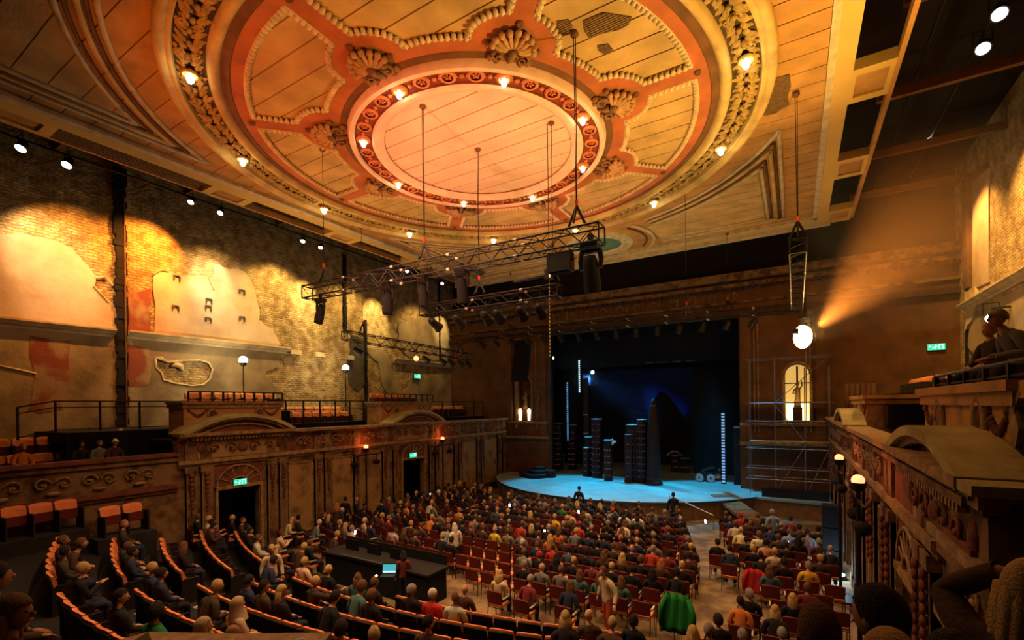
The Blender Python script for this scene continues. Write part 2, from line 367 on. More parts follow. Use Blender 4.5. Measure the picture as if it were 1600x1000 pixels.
for k in range(11):
    xx = -14.9+k*1.18
    b = MB(); b.lathe([(.0,-.02),(.13,-.05),(.22,-.02),(.26,0)], (0,0,0), 10)
    ob = part(b, 'rosette', M['front_edge'], pros); ob.rotation_euler = (PI/2,0,0); ob.location = (xx, YP-.02, 6.45)
for x0, x1 in ((-15.2, -2.2),):
    for k in range(12):
        xa = x0+k*1.1; part(MB().bb((xa, YP-.07, 6.2), (xa+.06, YP, 6.75)), 'frieze_bar', M['front_edge'], pros)
for (cx, nm) in ((NL, 'left'), (NR, 'right')):
    g = MB().prism([arch(cx, -1.1, 2.2, .6)], fY(YP+.46), .02).build('window_1' if cx < -5 else 'window_2', M['glow_window'] if cx > -5 else M['pros_dark']); tag(g, kind='structure')
    if cx > -5:
        for bx in (-.30, .30): MB().bb((cx+bx-.25, YP+.40, -1.1), (cx+bx+.25, YP+.44, 0.0)).build('lit_pane', M['glow_hot'], g)
        m = MB(); m.bb((cx-.05, YP+.3, -1.1), (cx+.05, YP+.38, 2.1)); m.bb((cx-.6, YP+.3, 0.0), (cx+.6, YP+.38, .06)); m.bb((cx-.6, YP+.3, 1.1), (cx+.6, YP+.38, 1.16)); m.build('glazing_bar', M['dark_steel'], g)
    st = empty('statue', (cx, YP+.2, -1.15)); tag(st, ('bronze-brown draped statue on a pedestal in the lit niche beside the line array' if cx < -5 else 'dark statue on a pedestal in front of the glowing arched window behind the scaffold'), 'statue')
    p_ = MB(); p_.box((0,0,.42), (.46,.34,.84)); p_.box((0,0,.86), (.54,.4,.06)); p_.box((0,0,.04), (.54,.4,.08)); p_.build('pedestal', M['pros_dark'], st)
    f_ = MB(); f_.tube([(0,0,.88),(0,0,1.2),(.03,0,1.6),(0,0,1.95),(0,0,2.05)], [.19,.15,.12,.15,.05], 8); f_.ell((0,-.02,2.2), (.09,.10,.12)); f_.tube([(-.13,0,1.95),(-.22,-.06,1.72),(-.05,-.14,1.62)], [.05,.04,.03], 6); f_.tube([(.13,0,1.95),(.24,0,2.15),(.20,0,2.42)], [.05,.04,.03], 6)
    f_.build('figure', M['bronze'], st, smooth=True)
for bx in (-.42, .42):
    l_ = MB().lathe([(.0,0),(.09,.02),(.11,.25),(.14,.8),(.05,.95),(0,.95)], (0,0,0), 10).build('niche_lamp', M['glow_hot'], loc=(NL+bx*.9, YP+.05, -1.12))
    tag(l_, 'glowing upright lamp at the %s foot of the niche statue' % ('left' if bx < 0 else 'right'), 'lamp')
    point('niche_lamp_light', (NL+bx*.9, YP-.12, -.4), 9, (1,.62,.2), .1)
point('window_light', (NR, YP-.3, .2), 10, (1,.62,.2), .3)

# stage house
sh = empty('wall_stage_house'); tag(sh, kind='structure')
for a, b, n_ in (((-22, 46, SZ), (3.5, 46.3, 11.6), 'rear_wall'), ((-22, YP+.9, SZ), (-21.7, 46, 11.6), 'side_wall'), ((3.5, YP+.9, SZ), (3.8, 46, 11.6), 'side_wall')):
    MB().bb(a, b).build(n_, M['void'], sh)
stg = empty('stage'); tag(stg, 'broad stage with a curved apron, its grey floor washed in blue light', 'stage')
# apron outline: bulging arc between the piers
SC = (-10.3, 33.6); SR = 9.75
arc = []
for k in range(33):
    a = R(205) + R(125)*k/32; arc.append((SC[0]+SR*math.cos(a), SC[1]+SR*math.sin(a)))
arc = [p for p in arc if p[1] < 31.0]
outl = [(arc[0][0]-.1, 31.2)] + arc + [(arc[-1][0]+.4, 28.6), (1.6, 28.4), (1.6, 31.2), (OPR, 31.2), (OPR, 46), (OPL, 46), (OPL, 31.2)]
MB().prism([outl], lambda u, v, w_: (u, v, SZ-w_), .12).build('stage_deck', M['stage_floor'], stg)
inner = [(p[0]+(SC[0]-p[0])*.012, p[1]+(SC[1]-p[1])*.012) for p in arc]
fr = MB()
pts = [(p[0], p[1]) for p in inner] + [(arc[-1][0]+.42, 28.75), (1.6, 28.55)]
for i in range(len(pts)-1):
    a, b = pts[i], pts[i+1]; n = fr
    n.add([(a[0],a[1],FZ),(b[0],b[1],FZ),(b[0],b[1],SZ-.12),(a[0],a[1],SZ-.12),(a[0],a[1]+.1,FZ),(b[0],b[1]+.1,FZ),(b[0],b[1]+.1,SZ-.12),(a[0],a[1]+.1,SZ-.12)], [(0,1,2,3),(7,6,5,4),(3,2,6,7)])
fr.build('stage_front', M['stage_front'], stg)
for i in range(2, len(inner)-1, 2):
    p = inner[i]; a = math.atan2(p[1]-SC[1], p[0]-SC[0])
    MB().box((0,0,0), (.16,.05,.86), 0).build('front_batten', M['lath'], stg).matrix_world = Matrix.Translation((p[0]+.04*math.cos(a), p[1]+.04*math.sin(a), FZ+.44)) @ Matrix.Rotation(a+PI/2, 4, 'Z')
rim = MB(); rim.tube([(p[0], p[1], SZ-.05) for p in arc], .05, 5); rim.build('stage_rim', M['dark_steel'], stg)
# steps curving up beside the apron
cs = empty('curved_steps', (0,0,0)); tag(cs, 'low curved timber steps rising to the stage at its left end', 'steps')
for k in range(4):
    r_ = 3.4-.55*k; zt = FZ+.22*(k+1)
    b = MB().lathe([(r_-.6, -.2), (r_, -.2), (r_, 0), (r_-.6, 0)], (-17.6, 30.9, zt), 18, R(185), R(300), close=True)
    b.build('tread', M['platform'] if k % 2 else M['stage_front'], cs)
# sky cloth with projected blue put into its colour, mountain cut-out, black masking
o = MB().bb((-17.4, 42.0, SZ), (-4.2, 42.05, 3.2)).build('sky_backcloth', M['drop_blue']); tag(o, 'dark blue sky backcloth at the rear of the stage', 'backcloth')
mt = [(-17.2,SZ),(-4.6,SZ),(-4.6,-2.6),(-5.6,-1.9),(-6.6,-1.2),(-7.6,-1.5),(-8.4,-.2),(-9.2,.9),(-9.8,1.15),(-10.4,.3),(-10.9,-.9),(-11.9,-.35),(-12.9,-.15),(-13.4,.1),(-14.2,-.7),(-15.2,-1.1),(-16.0,-2.2),(-17.2,-2.9)]
o = MB().prism([mt], fY(40.5), .06).build('mountain_cutout', M['black']); tag(o, 'black mountain-shaped cut-out standing before the blue backcloth', 'scenery')
for (x0, x1, y, z0, z1, lb) in ((-16.6,-2.0,34.0,2.9,9.5,'wide black border cloth hung across the top of the stage'), (-6.4,-2.2,36.5,SZ,5,'black masking drape at the right side of the stage behind the towers'), (-17.6,-15.0,38.0,SZ,6,'black masking drape at the left side of the stage behind the lit ladder')):
    nn = int((x1-x0)/.25); b = MB(); vs_ = []
    for k in range(nn+1):
        xx = x0+(x1-x0)*k/nn; yy = y+.07*math.sin(k*1.7); vs_ += [(xx, yy, z0), (xx, yy, z1), (xx, yy+.03, z1), (xx, yy+.03, z0)]
    fs_ = []
    for k in range(nn):
        a = 4*k; fs_ += [(a, a+4, a+5, a+1), (a+1, a+5, a+6, a+2), (a+3, a+2, a+6, a+7), (a, a+3, a+7, a+4)]
    b.add(vs_, fs_); o = b.build('stage_drape', M['black'], smooth=True); tag(o, lb, 'drape')

# ------------------------------------------------------------------ painted ceiling
ceil = empty('ceiling'); tag(ceil, kind='structure')
def ringpt(r, a, z): return (CC[0]+r*math.cos(a), CC[1]+r*math.sin(a), z)
def scan(poly, y0, y1, n=5):
    # cells of a strip y0..y1 inside a polygon
    def xs(y):
        out = []
        for i in range(len(poly)):
            a, b = poly[i], poly[(i+1) % len(poly)]
            if (a[1] <= y) != (b[1] <= y): out.append(a[0] + (b[0]-a[0])*(y-a[1])/(b[1]-a[1]))
        return sorted(out)
    cells = []; e = 1e-4
    for k in range(n):
        ya = y0+(y1-y0)*k/n; yb = y0+(y1-y0)*(k+1)/n
        A, Bm, Bb = xs(ya+e), xs((ya+yb)/2), xs(yb-e)
        if not Bm: continue
        if len(A) == len(Bm) == len(Bb):
            for i in range(0, len(A)-1, 2): cells.append(((A[i],ya),(A[i+1],ya),(Bb[i+1],yb),(Bb[i],yb)))
        else:
            for i in range(0, len(Bm)-1, 2): cells.append(((Bm[i],ya),(Bm[i+1],ya),(Bm[i+1],yb),(Bm[i],yb)))
    return cells
def planks(poly, z, parent, m_, name='plank', pitch=.72, gap=.045, y_org=10.97, th=.05, n=5):
    ys = [p[1] for p in poly]; k0 = math.floor((min(ys)-y_org)/pitch); k = k0
    while y_org+k*pitch < max(ys):
        ya, yb = max(y_org+k*pitch+gap/2, min(ys)), min(y_org+(k+1)*pitch-gap/2, max(ys)); k += 1
        if yb-ya < .04: continue
        cs_ = scan(poly, ya, yb, n)
        if not cs_: continue
        b = MB()
        for c in cs_:
            b.add([(p[0], p[1], z) for p in c] + [(p[0], p[1], z+th) for p in c], [(0,1,2,3)[::-1], (0,1,5,4), (1,2,6,5), (2,3,7,6), (3,0,4,7)])
        o = b.build(name, m_, parent)
def revolve(prof, m_, name, parent, n=128, a0=0., a1=2*PI, smooth=True):
    o = MB().lathe(prof, (CC[0], CC[1], 0), n, a0, a1).build(name, m_, parent)
    if smooth: smooth_angle(o, 50)
    return o
# backing above everything
o = MB().bb((-20.1, -3, 9.42), (1.45, 28.5, 9.5)).build('ceiling_backing', M['void'], ceil)
med = empty('medallion'); med.parent = ceil
# central disc of boards
disc = [(CC[0]+3.50*math.cos(2*PI*k/72), CC[1]+3.50*math.sin(2*PI*k/72)) for k in range(72)]
planks(disc, 8.98, med, M['plaster_pink_lit'], y_org=10.97)
MB().prism([disc], lambda u, v, w_: (u, v, 9.05+w_), .05).build('disc_backing', M['ring_brown'], med)
revolve([(3.50,9.0),(3.30,8.98),(3.22,8.93),(3.24,8.90),(3.36,8.86),(3.42,8.82),(3.56,8.80),(3.62,8.86)], M['pink_white'], 'inner_moulding', med)
revolve([(3.62,8.86),(3.64,8.93),(4.13,8.93),(4.15,8.86)], M['guilloche_dark'], 'guilloche_ground', med)
revolve([(4.15,8.86),(4.18,8.80),(4.32,8.80),(4.36,8.88),(4.38,9.0)], M['pink_white'], 'outer_moulding', med)
revolve([(4.38,9.0),(4.42,8.98),(4.60,9.02),(4.66,9.10),(4.68,9.14)], M['ring_brown'], 'brown_cove', med)  # plain brown cove outside the guilloche moulding
dt = MB()
for k in range(150):
    a = 2*PI*k/150; p = ringpt(3.28, a, 8.945); dt.box(p, (.07,.05,.05), a)
tag(dt.build('dentil_beading', M['guilloche_red'], med), kind='stuff')
# guilloche roundels
mr = MB()
mr.lathe([(.155,-.06),(.20,-.075),(.235,-.05),(.24,0)], (0,0,0), 14)
for k in range(5):
    a = 2*PI*k/5; mr.ell((.075*math.cos(a), .075*math.sin(a), -.03), (.05,.035,.03), 6, 3, Matrix.Rotation(a, 3, 'Z'))
mr.ell((0,0,-.05), (.03,.03,.03), 6, 3)
ro = mr.build('roundel', M['guilloche_red'], med, smooth=True)
mb_ = MB(); mb_.ell((0,0,-.03), (.075,.075,.05), 8, 4); mb_.tube([(-.12,-.2,0),(0,-.13,-.04),(.12,-.2,0)], .022, 5); mb_.tube([(-.12,.2,0),(0,.13,-.04),(.12,.2,0)], .022, 5)
bo = mb_.build('guilloche_boss', M['guilloche_red'], med, smooth=True)
first = True
for k in range(32):
    a = R(-90 + 11.25*k)
    for src, aa in ((ro, a), (bo, a+R(5.625))):
        c = src if first else src.copy()
        if not first: COL.objects.link(c)
        c.location = ringpt(3.89, aa, 8.92); c.rotation_euler = (0,0,aa)
    first = False
# red field with eight petals
BR = 5.0
def petal(off):   # outline in (r, phi) about the ring centre, inset by off
    pts = []
    ro_ = 7.17-off; w_ = .27+off
    a = math.asin(w_/ro_)
    for k in range(11):
        t = a + (R(45)-2*a)*k/10; pts.append((ro_, t))
    side = [(5.86, 2.6), (5.72, 6.5), (5.46, 10.2), (5.20, 12.0), (4.98, 12.4)]
    def polar_in(r, d):
        return (r + off*(.9 if r > 4.99 else 1.0), d)
    lst = []
    for r, d in side:
        rr = r+off*.6; lst.append((rr, R(d)+off/r))
    inn = [(5.0+off, R(12.4)+off/5 + (R(45-24.8)-2*off/5)*k/6) for k in range(1, 6)]
    pts += [(r, R(45)-t) for r, t in lst] + inn[::-1] + lst[::-1]
    return pts
def topoly(pts, a0): return [(CC[0]+r*math.cos(a0+t), CC[1]+r*math.sin(a0+t)) for r, t in pts]
pet0 = petal(0)
outer_c = [(CC[0]+7.52*math.cos(2*PI*k/96), CC[1]+7.52*math.sin(2*PI*k/96)) for k in range(96)]
inner_c = [(CC[0]+4.6*math.cos(2*PI*k/96), CC[1]+4.6*math.sin(2*PI*k/96)) for k in range(96)]
MB().prism([outer_c, inner_c] + [topoly(pet0, R(45*k)) for k in range(8)], lambda u, v, w_: (u, v, 9.02+w_), .13).build('rib_field', M['rib_red'], med)
for k in range(8):
    pz = empty('petal_panel'); pz.parent = med
    planks(topoly(petal(-.01), R(45*k)), 9.10, pz, M['plaster_ochre'], y_org=6.67-.0, gap=.04)
    MB().prism([topoly(petal(-.01), R(45*k))], lambda u, v, w_: (u, v, 9.155+w_), .03).build('panel_backing', M['ring_brown'], pz)
    # beading round the petal
    pl = topoly(petal(.055), R(45*k)); be = MB(); 
    L = []
    for i in range(len(pl)):
        a, b = Vector(pl[i]), Vector(pl[(i+1) % len(pl)]); L.append((a, b, (b-a).length))
    tot = sum(q[2] for q in L); n = int(tot/.158); d = 0; i = 0; acc = 0
    for q in range(n):
        s_ = tot*q/n
        while acc + L[i][2] < s_: acc += L[i][2]; i += 1
        a, b, ln = L[i]; p = a + (b-a)*((s_-acc)/ln); an = math.atan2(b.y-a.y, b.x-a.x)
        be.ell((p.x, p.y, 9.03), (.070,.098,.085), 7, 4, Matrix.Rotation(an, 3, 'Z'))
    tag(be.build('beading', M['cream'], pz, smooth=True), kind='stuff')
    ln_ = MB(); lp = topoly(petal(.0), R(45*k)); ln_.tube([(x_, y_, 9.015) for x_, y_ in lp+[lp[0]]], .022, 4); ln_.build('edge_fillet', M['cream'], pz)
# shells with scrolls
sm = MB()
for k in range(9):
    a = R(-80+20*k); Lr = .50-.06*abs(k-4)/4
    Mx = Matrix.Rotation(a, 3, 'Z')
    c = Mx @ Vector((Lr*.55+.04, 0, 0))
    sm.mi = 1; sm.ell((c.x, c.y, -.10), (Lr*.50, .062, .075), 8, 5, Mx)
    c = Mx @ Vector((Lr+.06, 0, 0)); sm.ell((c.x, c.y, -.10), (.085,.085,.08), 7, 4)
    if k < 8:
        sm.mi = 0; M2 = Matrix.Rotation(a+R(10), 3, 'Z'); c = M2 @ Vector((Lr*.55+.04, 0, 0)); sm.ell((c.x, c.y, -.03), (Lr*.55,.05,.06), 6, 4, M2)
sm.mi = 0
sm.ell((.02,0,-.16), (.11,.11,.09), 8, 5)
for s_ in (-1, 1):
    pts = [(-.05, .18*s_, -.06)]
    for j in range(13):
        a = j/12*2.6*PI; rr = .17-.011*j; pts.append((-.20+rr*math.cos(a)*1.0, (.30+rr*math.sin(a))*s_, -.08-.006*j))
    sm.tube(pts, [.045-.002*j for j in range(14)], 6)
    sm.ell((-.34, .46*s_, -.04), (.12,.09,.07), 7, 4); sm.ell((-.42, .30*s_, -.04), (.10,.07,.06), 7, 4)
    sm.ell((.02, .60*s_, -.04), (.09,.07,.06), 7, 4)
sm.tube([(-.10,0,-.12),(-.26,0,-.10),(-.44,0,-.03)], [.09,.07,.03], 7)
sm.lathe([(.0,-.02),(.45,-.02),(.60,.02),(.66,.10)], (.02,0,0), 20)
shell = sm.build('shell_ornament', [M['shell_brown'], M['shell_lobe']], med, smooth=True)
ms = MB(); ms.lathe([(0,-.03),(.035,-.03),(.05,-.05),(.085,-.05),(.10,0)], (0,0,0), 12)
ros = ms.build('ceiling_eyelet', M['ring_brown'], med, smooth=True)
ros.location = ringpt(5.56, R(0), 9.01)
for k in range(8):
    c = shell if k == 0 else shell.copy()
    if k: COL.objects.link(c)
    c.location = ringpt(4.86, R(45*k), 9.0); c.rotation_euler = (0,0,R(45*k)); c.scale = (1.08,1.08,1.15)
    for r_ in (5.60, 7.24):
        if k == 0 and r_ < 6: continue
        c = ros.copy(); COL.objects.link(c); c.location = ringpt(r_, R(45*k), 9.01)
# raised rings round the petals
revolve([(7.74,9.04),(7.78,8.96),(7.84,8.90),(7.94,8.88),(8.02,8.94),(8.05,9.06)], M['ring_gold'], 'gold_ring', med)
revolve([(7.50,9.02),(7.53,8.995),(7.57,9.02),(7.64,9.05),(7.71,9.055),(7.75,9.035)], M['ring_brown'], 'dark_channel', med)
revolve([(8.05,9.06),(8.75,9.06)], M['leaf_dark'], 'leaf_ground', med)
revolve([(8.75,9.06),(8.78,8.92),(8.84,8.90),(8.90,8.93),(8.98,8.86),(9.08,8.86),(9.14,8.92),(9.16,9.06)], M['ring_gold'], 'outer_lip', med)
# acanthus foliage band: sprays of leaves
def leaf(b, c, ang, L, W, zc=8.98):
    Mx = Matrix.Rotation(ang, 3, 'Z'); vs_ = []
    prof = [(0,.25),(.25,.85),(.55,1),(.8,.75),(1,.12)]
    for t, wd in prof:
        h = -.09*math.sin(PI*min(1, t+.15))
        for s_, hh in ((-1, .03), (0, h), (1, .03)):
            q = Mx @ Vector((t*L, s_*wd*W/2, 0)); vs_.append((c[0]+q.x, c[1]+q.y, c[2]+hh+ (h*.4 if s_ else 0)))
    fs_ = []
    for i in range(4):
        for j in range(2): fs_.append((i*3+j, i*3+j+1, (i+1)*3+j+1, (i+1)*3+j))
    b.add(vs_, fs_)
for v_ in range(3):
    rr = random.Random(v_+3); b = MB()
    for j in range(5):
        yy = -.46+.23*j
        for s_ in (-1, 1):
            leaf(b, (s_*.04, yy, 0), R(90-s_*(52+rr.uniform(-14, 14))), .36+rr.uniform(-.05, .05), .15)
            leaf(b, (s_*.10, yy+.10, -.03), R(90-s_*(28+rr.uniform(-14, 14))), .24, .10)
        if j % 2 == v_ % 2: b.ell((0, yy+.05, -.07), (.07,.09,.07), 7, 4)
    for s_ in (-1, 1):
        pts = [(s_*.02, -.5, -.02)]
        for q in range(9): a = q/8*1.9*PI; pts.append((s_*(.17+(.10-.008*q)*math.cos(a+PI)), -.34+(.10-.008*q)*math.sin(a), -.06))
        b.tube(pts, .026, 5)
    globals()['spray%d' % v_] = b.build('acanthus_spray', M['leaf_gold'], med, smooth=True)
NS = 48
for k in range(NS):
    a = 2*PI*k/NS; src = globals()['spray%d' % (k % 3)]
    c = src if k < 3 else src.copy()
    if k >= 3: COL.objects.link(c)
    c.location = ringpt(8.41, a, 9.03); c.rotation_euler = (0,0,a + (0 if (k//2) % 2 else 0)); c.scale = (1.02, 1.06, 1)
# lamps set in the two rings
def ceiling_lamp(loc, label, group, s_=1.0, cup=True):
    t = empty('ceiling_lamp', loc); tag(t, label, 'lamp', group)
    MB().lathe([(.0,.12),(.07,.10),(.13,.04),(.16,-.02),(.17,.05)], (0,0,0), 12).build('cup', M['ring_gold'], t, smooth=True)
    b = MB(); b.ell((0,0,-.07), (.085*s_,.085*s_,.12*s_), 10, 7); b.build('bulb', M['bulb'], t, smooth=True)
    return t
NUMW = {0:'nearest the stage side', 1:''}
def clock(a):   # where on the ring, told from the hall
    names = ['on the right-hand side', 'at the right of the stage end', 'at the stage end', 'at the left of the stage end', 'on the left-hand side', 'at the left of the gallery end', 'at the gallery end', 'at the right of the gallery end']
    return names[int(round(math.degrees(a)/45)) % 8]
proto = ceiling_lamp(ringpt(3.89, R(0), 8.84), 'lit bulb ringing the pink disc, ' + clock(0), 'bulbs in the inner ceiling ring')
for k in range(8):
    t = proto if k == 0 else copy_tree(proto)
    t.location = ringpt(3.89, R(45*k), 8.84); t['label'] = 'lit bulb ringing the pink disc, ' + clock(R(45*k))
    if k % 2 == 0: point('bulb_light', ringpt(3.89, R(45*k), 8.5), 7, (1,.75,.35))
cl12 = ['due right', 'right, one bulb towards the stage', 'two bulbs short of the stage end, right', 'at the stage end', 'one bulb left of the stage end', 'left, two bulbs from the stage end', 'due left', 'left, one bulb towards the gallery', 'two bulbs short of the gallery end, left', 'at the gallery end', 'one bulb right of the gallery end', 'right, one bulb towards the gallery']
for k in range(12):
    t = copy_tree(proto); t.location = ringpt(8.42, R(30*k), 8.86); t.scale = (1.15, 1.15, 1.15); t['group'] = 'bulbs in the leafy outer ring'
    t['label'] = 'lit bulb in the leafy outer ring, ' + cl12[k]
    if k not in (3,): point('bulb_light', ringpt(8.42, R(30*k), 8.52), 8, (1,.78,.38))
# flat boards between the rings and the frame
cring = [(CC[0]+9.1*math.cos(2*PI*k/96), CC[1]+9.1*math.sin(2*PI*k/96)) for k in range(96)]
frame = [(-19.10, -1.3), (.84, -1.3), (.84, 27.3), (-19.10, 27.3)]
fb = empty('board_field'); fb.parent = ceil
def plank_ring(poly, hole, z, m_, pitch, y_org, gap=.03):
    yy = [p[1] for p in poly]; k = 0
    def xs(pl, y):
        out = []
        for i in range(len(pl)):
            a, b = pl[i], pl[(i+1) % len(pl)]
            if (a[1] <= y) != (b[1] <= y): out.append(a[0] + (b[0]-a[0])*(y-a[1])/(b[1]-a[1]))
        return sorted(out)
    y = y_org
    while y < max(yy):
        ya, yb = y+gap/2, min(y+pitch-gap/2, max(yy)); y += pitch
        for side in (0, 1):
            b = MB(); n = 5; ok = False
            for q in range(n):
                y0, y1 = ya+(yb-ya)*q/n, ya+(yb-ya)*(q+1)/n
                def rng(t):
                    h = xs(hole, t)
                    if len(h) < 2: return (poly[0][0], CC[0]) if side == 0 else (CC[0], poly[1][0])
                    return (poly[0][0], h[0]) if side == 0 else (h[-1], poly[1][0])
                A, Bq = rng(y0), rng(y1)
                if A[1]-A[0] < .01 and Bq[1]-Bq[0] < .01: continue
                ok = True
                b.add([(A[0],y0,z),(A[1],y0,z),(Bq[1],y1,z),(Bq[0],y1,z),(A[0],y0,z+.05),(A[1],y0,z+.05),(Bq[1],y1,z+.05),(Bq[0],y1,z+.05)], [(3,2,1,0),(0,1,5,4),(1,2,6,5),(2,3,7,6),(3,0,4,7)])
            if ok: b.build('ceiling_board', m_, fb)
plank_ring(frame, cring, 9.12, M['board_orange'], .72, -1.3)
MB().bb((-19.10,-1.3,9.19), (.84,27.3,9.23)).build('board_backing', M['ring_brown'], fb)
# corner spandrels: moulded curved triangles, two of them with an oval at the stage end
def spandrel(sx, sy):
    sp_ = empty('corner_spandrel'); sp_.parent = ceil
    x_e = CC[0]+sx*9.05; y_e = CC[1]+sy*13.15
    a_tip = math.asin(9.05/10.05) if False else math.acos(9.05/10.1)
    y_tip = 10.1*math.sin(a_tip)
    a_end = R(72)
    for off, r_, m_ in ((0,.075,'pale_stripe'), (.20,.05,'ring_brown'), (.36,.085,'ring_gold'), (.60,.05,'ring_brown'), (.78,.075,'pale_stripe')):
        rad = 10.1+off; xx = 9.05-off*.85
        if rad <= xx: continue
        a0 = math.acos(xx/rad); pts = []
        for k in range(22):
            a = a0+(a_end-a0)*k/21; pts.append((CC[0]+sx*rad*math.cos(a), CC[1]+sy*rad*math.sin(a), 9.10))
        pts2 = [(CC[0]+sx*xx, CC[1]+sy*rad*math.sin(a0), 9.10), (CC[0]+sx*xx, CC[1]+sy*(13.15-off*.6), 9.10), (CC[0]+sx*3.2, CC[1]+sy*(13.15-off*.6), 9.10)]
        b = MB(); b.tube(pts, r_, 6); b.tube(pts2[:2], r_, 6); b.tube(pts2[1:], r_, 6); b.build('spandrel_moulding', M[m_], sp_, smooth=True)
    # panel inside
    rad = 10.95; xx = 8.25; a0 = math.acos(min(1, xx/rad)) if rad > xx else 0
    pl = [(CC[0]+sx*xx, CC[1]+sy*12.6)] + [(CC[0]+sx*rad*math.cos(a0+(R(74)-a0)*k/12), CC[1]+sy*rad*math.sin(a0+(R(74)-a0)*k/12)) for k in range(13)] + [(CC[0]+sx*3.2, CC[1]+sy*12.6)]
    planks(pl, 9.09, sp_, M['plaster_ochre'], name='spandrel_board', y_org=6.67, gap=.03, th=.03, n=4)
for sx in (-1, 1):
    for sy in (-1, 1): spandrel(sx, sy)
for sy in (-1, 1):
    ov = empty('oval_ornament'); ov.parent = ceil
    c0 = (CC[0], CC[1]+sy*11.75)
    b = MB().lathe([(1.90,9.12),(1.86,9.02),(1.74,9.0),(1.66,9.06),(1.5,9.08),(1.42,9.0),(1.30,8.99),(1.24,9.08)], (c0[0], c0[1], 0), 40); b.build('oval_moulding', M['pale_stripe'], ov, smooth=True)
    MB().lathe([(0,9.09),(1.26,9.09)], (c0[0], c0[1], 0), 32).build('oval_disc', M['teal'], ov)
    for sx in (-1, 1):
        pts = [(c0[0]+sx*3.0*math.cos(a), c0[1]+3.0*math.sin(a), 9.10) for a in [R(-38+76*k/12) for k in range(13)]]
        MB().tube(pts, .10, 6).build('side_moulding', M['pale_stripe'], ov, smooth=True)
        pts = [(c0[0]+sx*2.6*math.cos(a), c0[1]+2.6*math.sin(a), 9.10) for a in [R(-36+72*k/12) for k in range(13)]]
        MB().tube(pts, .06, 6).build('side_moulding', M['ring_brown'], ov, smooth=True)
# fallen-plaster patches showing laths
def lath_patch(pix, z, parent):
    poly = [tuple(onZ(p, z)[:2]) for p in pix]
    ys = [p[1] for p in poly]; b = MB(); y = min(ys)
    while y < max(ys):
        for c in scan(poly, y+.008, min(y+.05, max(ys)), 1):
            b.add([(p[0], p[1], z) for p in c]+[(p[0], p[1], z+.03) for p in c], [(3,2,1,0),(0,1,5,4),(1,2,6,5),(2,3,7,6),(3,0,4,7)])
        y += .066
    tag(b.build('exposed_laths', M['lath'], parent), kind='stuff')
    MB().prism([poly], lambda u, v, w_: (u, v, z+.012+w_), .02).build('lath_recess', M['leaf_dark'], parent)
lath_patch([(911,33),(942,20),(987,27),(981,40),(969,47),(940,53),(930,57),(921,61),(913,50)], 9.075, med)
lath_patch([(870,34),(888,31),(895,42),(889,55),(878,57),(872,50)], 9.075, med)
lath_patch([(933,72),(950,69),(958,79),(945,86),(935,80)], 9.075, med)
lath_patch([(1213,122),(1234,116),(1236,135),(1231,150),(1233,162),(1212,178),(1190,182),(1199,160),(1208,140)], 9.10, fb)
# frame round the field
fm = empty('ceiling_frame'); fm.parent = ceil
for a, b in (((-19.40,-1.6),( -19.10,27.5)), ((.84,-1.6),(1.02,27.5))):
    MB().bb((a[0],a[1],8.98),(b[0],b[1],9.2)).build('pale_moulding', M['pale_stripe'], fm)
MB().bb((-19.40,27.3,8.98),(1.02,27.62,9.2)).build('pale_moulding', M['pale_stripe'], fm)
MB().bb((-19.40,27.62,9.06),(1.45,28.15,9.3)).build('fascia_board', M['yellow_band'], fm)
MB().bb((-19.9,28.15,8.9),(1.6,28.5,9.3)).build('edge_moulding', M['pale_stripe'], fm)
MB().bb((1.02,-1.6,9.0),(1.45,28.2,9.4)).build('fascia_board', M['yellow_band'], fm)
MB().bb((-19.95,-1.6,9.0),(-19.40,28.2,9.4)).build('fascia_board', M['yellow_band'], fm)
# eaves: cross pieces with sunk panels, black openings between, thin outer rail, slatted grilles
for side in (-1, 1):
    x0, x1 = ((1.45, 2.40) if side > 0 else (-20.85, -19.95))
    for yc in (-1.1, 4.5, 10.8 if side < 0 else 11.0, 16.6, 22.2, 27.6):
        b = MB(); b.bb((x0, yc-.85, 9.0), (x1, yc-.55, 9.3)); b.bb((x0, yc+.55, 9.0), (x1, yc+.85, 9.3)); b.bb((x1-.12, yc-.55, 9.0), (x1, yc+.55, 9.3)); b.bb((x0, yc-.55, 9.0), (x0+.1, yc+.55, 9.3)); b.build('eaves_crosspiece', M['yellow_band'], fm)
        MB().bb((x0+.1, yc-.55, 9.07), (x1-.12, yc+.55, 9.3)).build('sunk_panel', M['board_orange'], fm)
    MB().bb((2.40 if side > 0 else -20.97, -3, 9.0), (2.52 if side > 0 else -20.85, 28.2, 9.25)).build('eaves_rail', M['board_orange'], fm)
gr = empty('eaves_grille'); gr.parent = ceil
for (ya, yb) in ((5.0, 9.7), (23.2, 26.6)):
    for k in range(7):
        MB().bb((-20.80+k*.13, ya, 9.02), (-20.73+k*.13, yb, 9.12)).build('slat', M['lath'], gr)
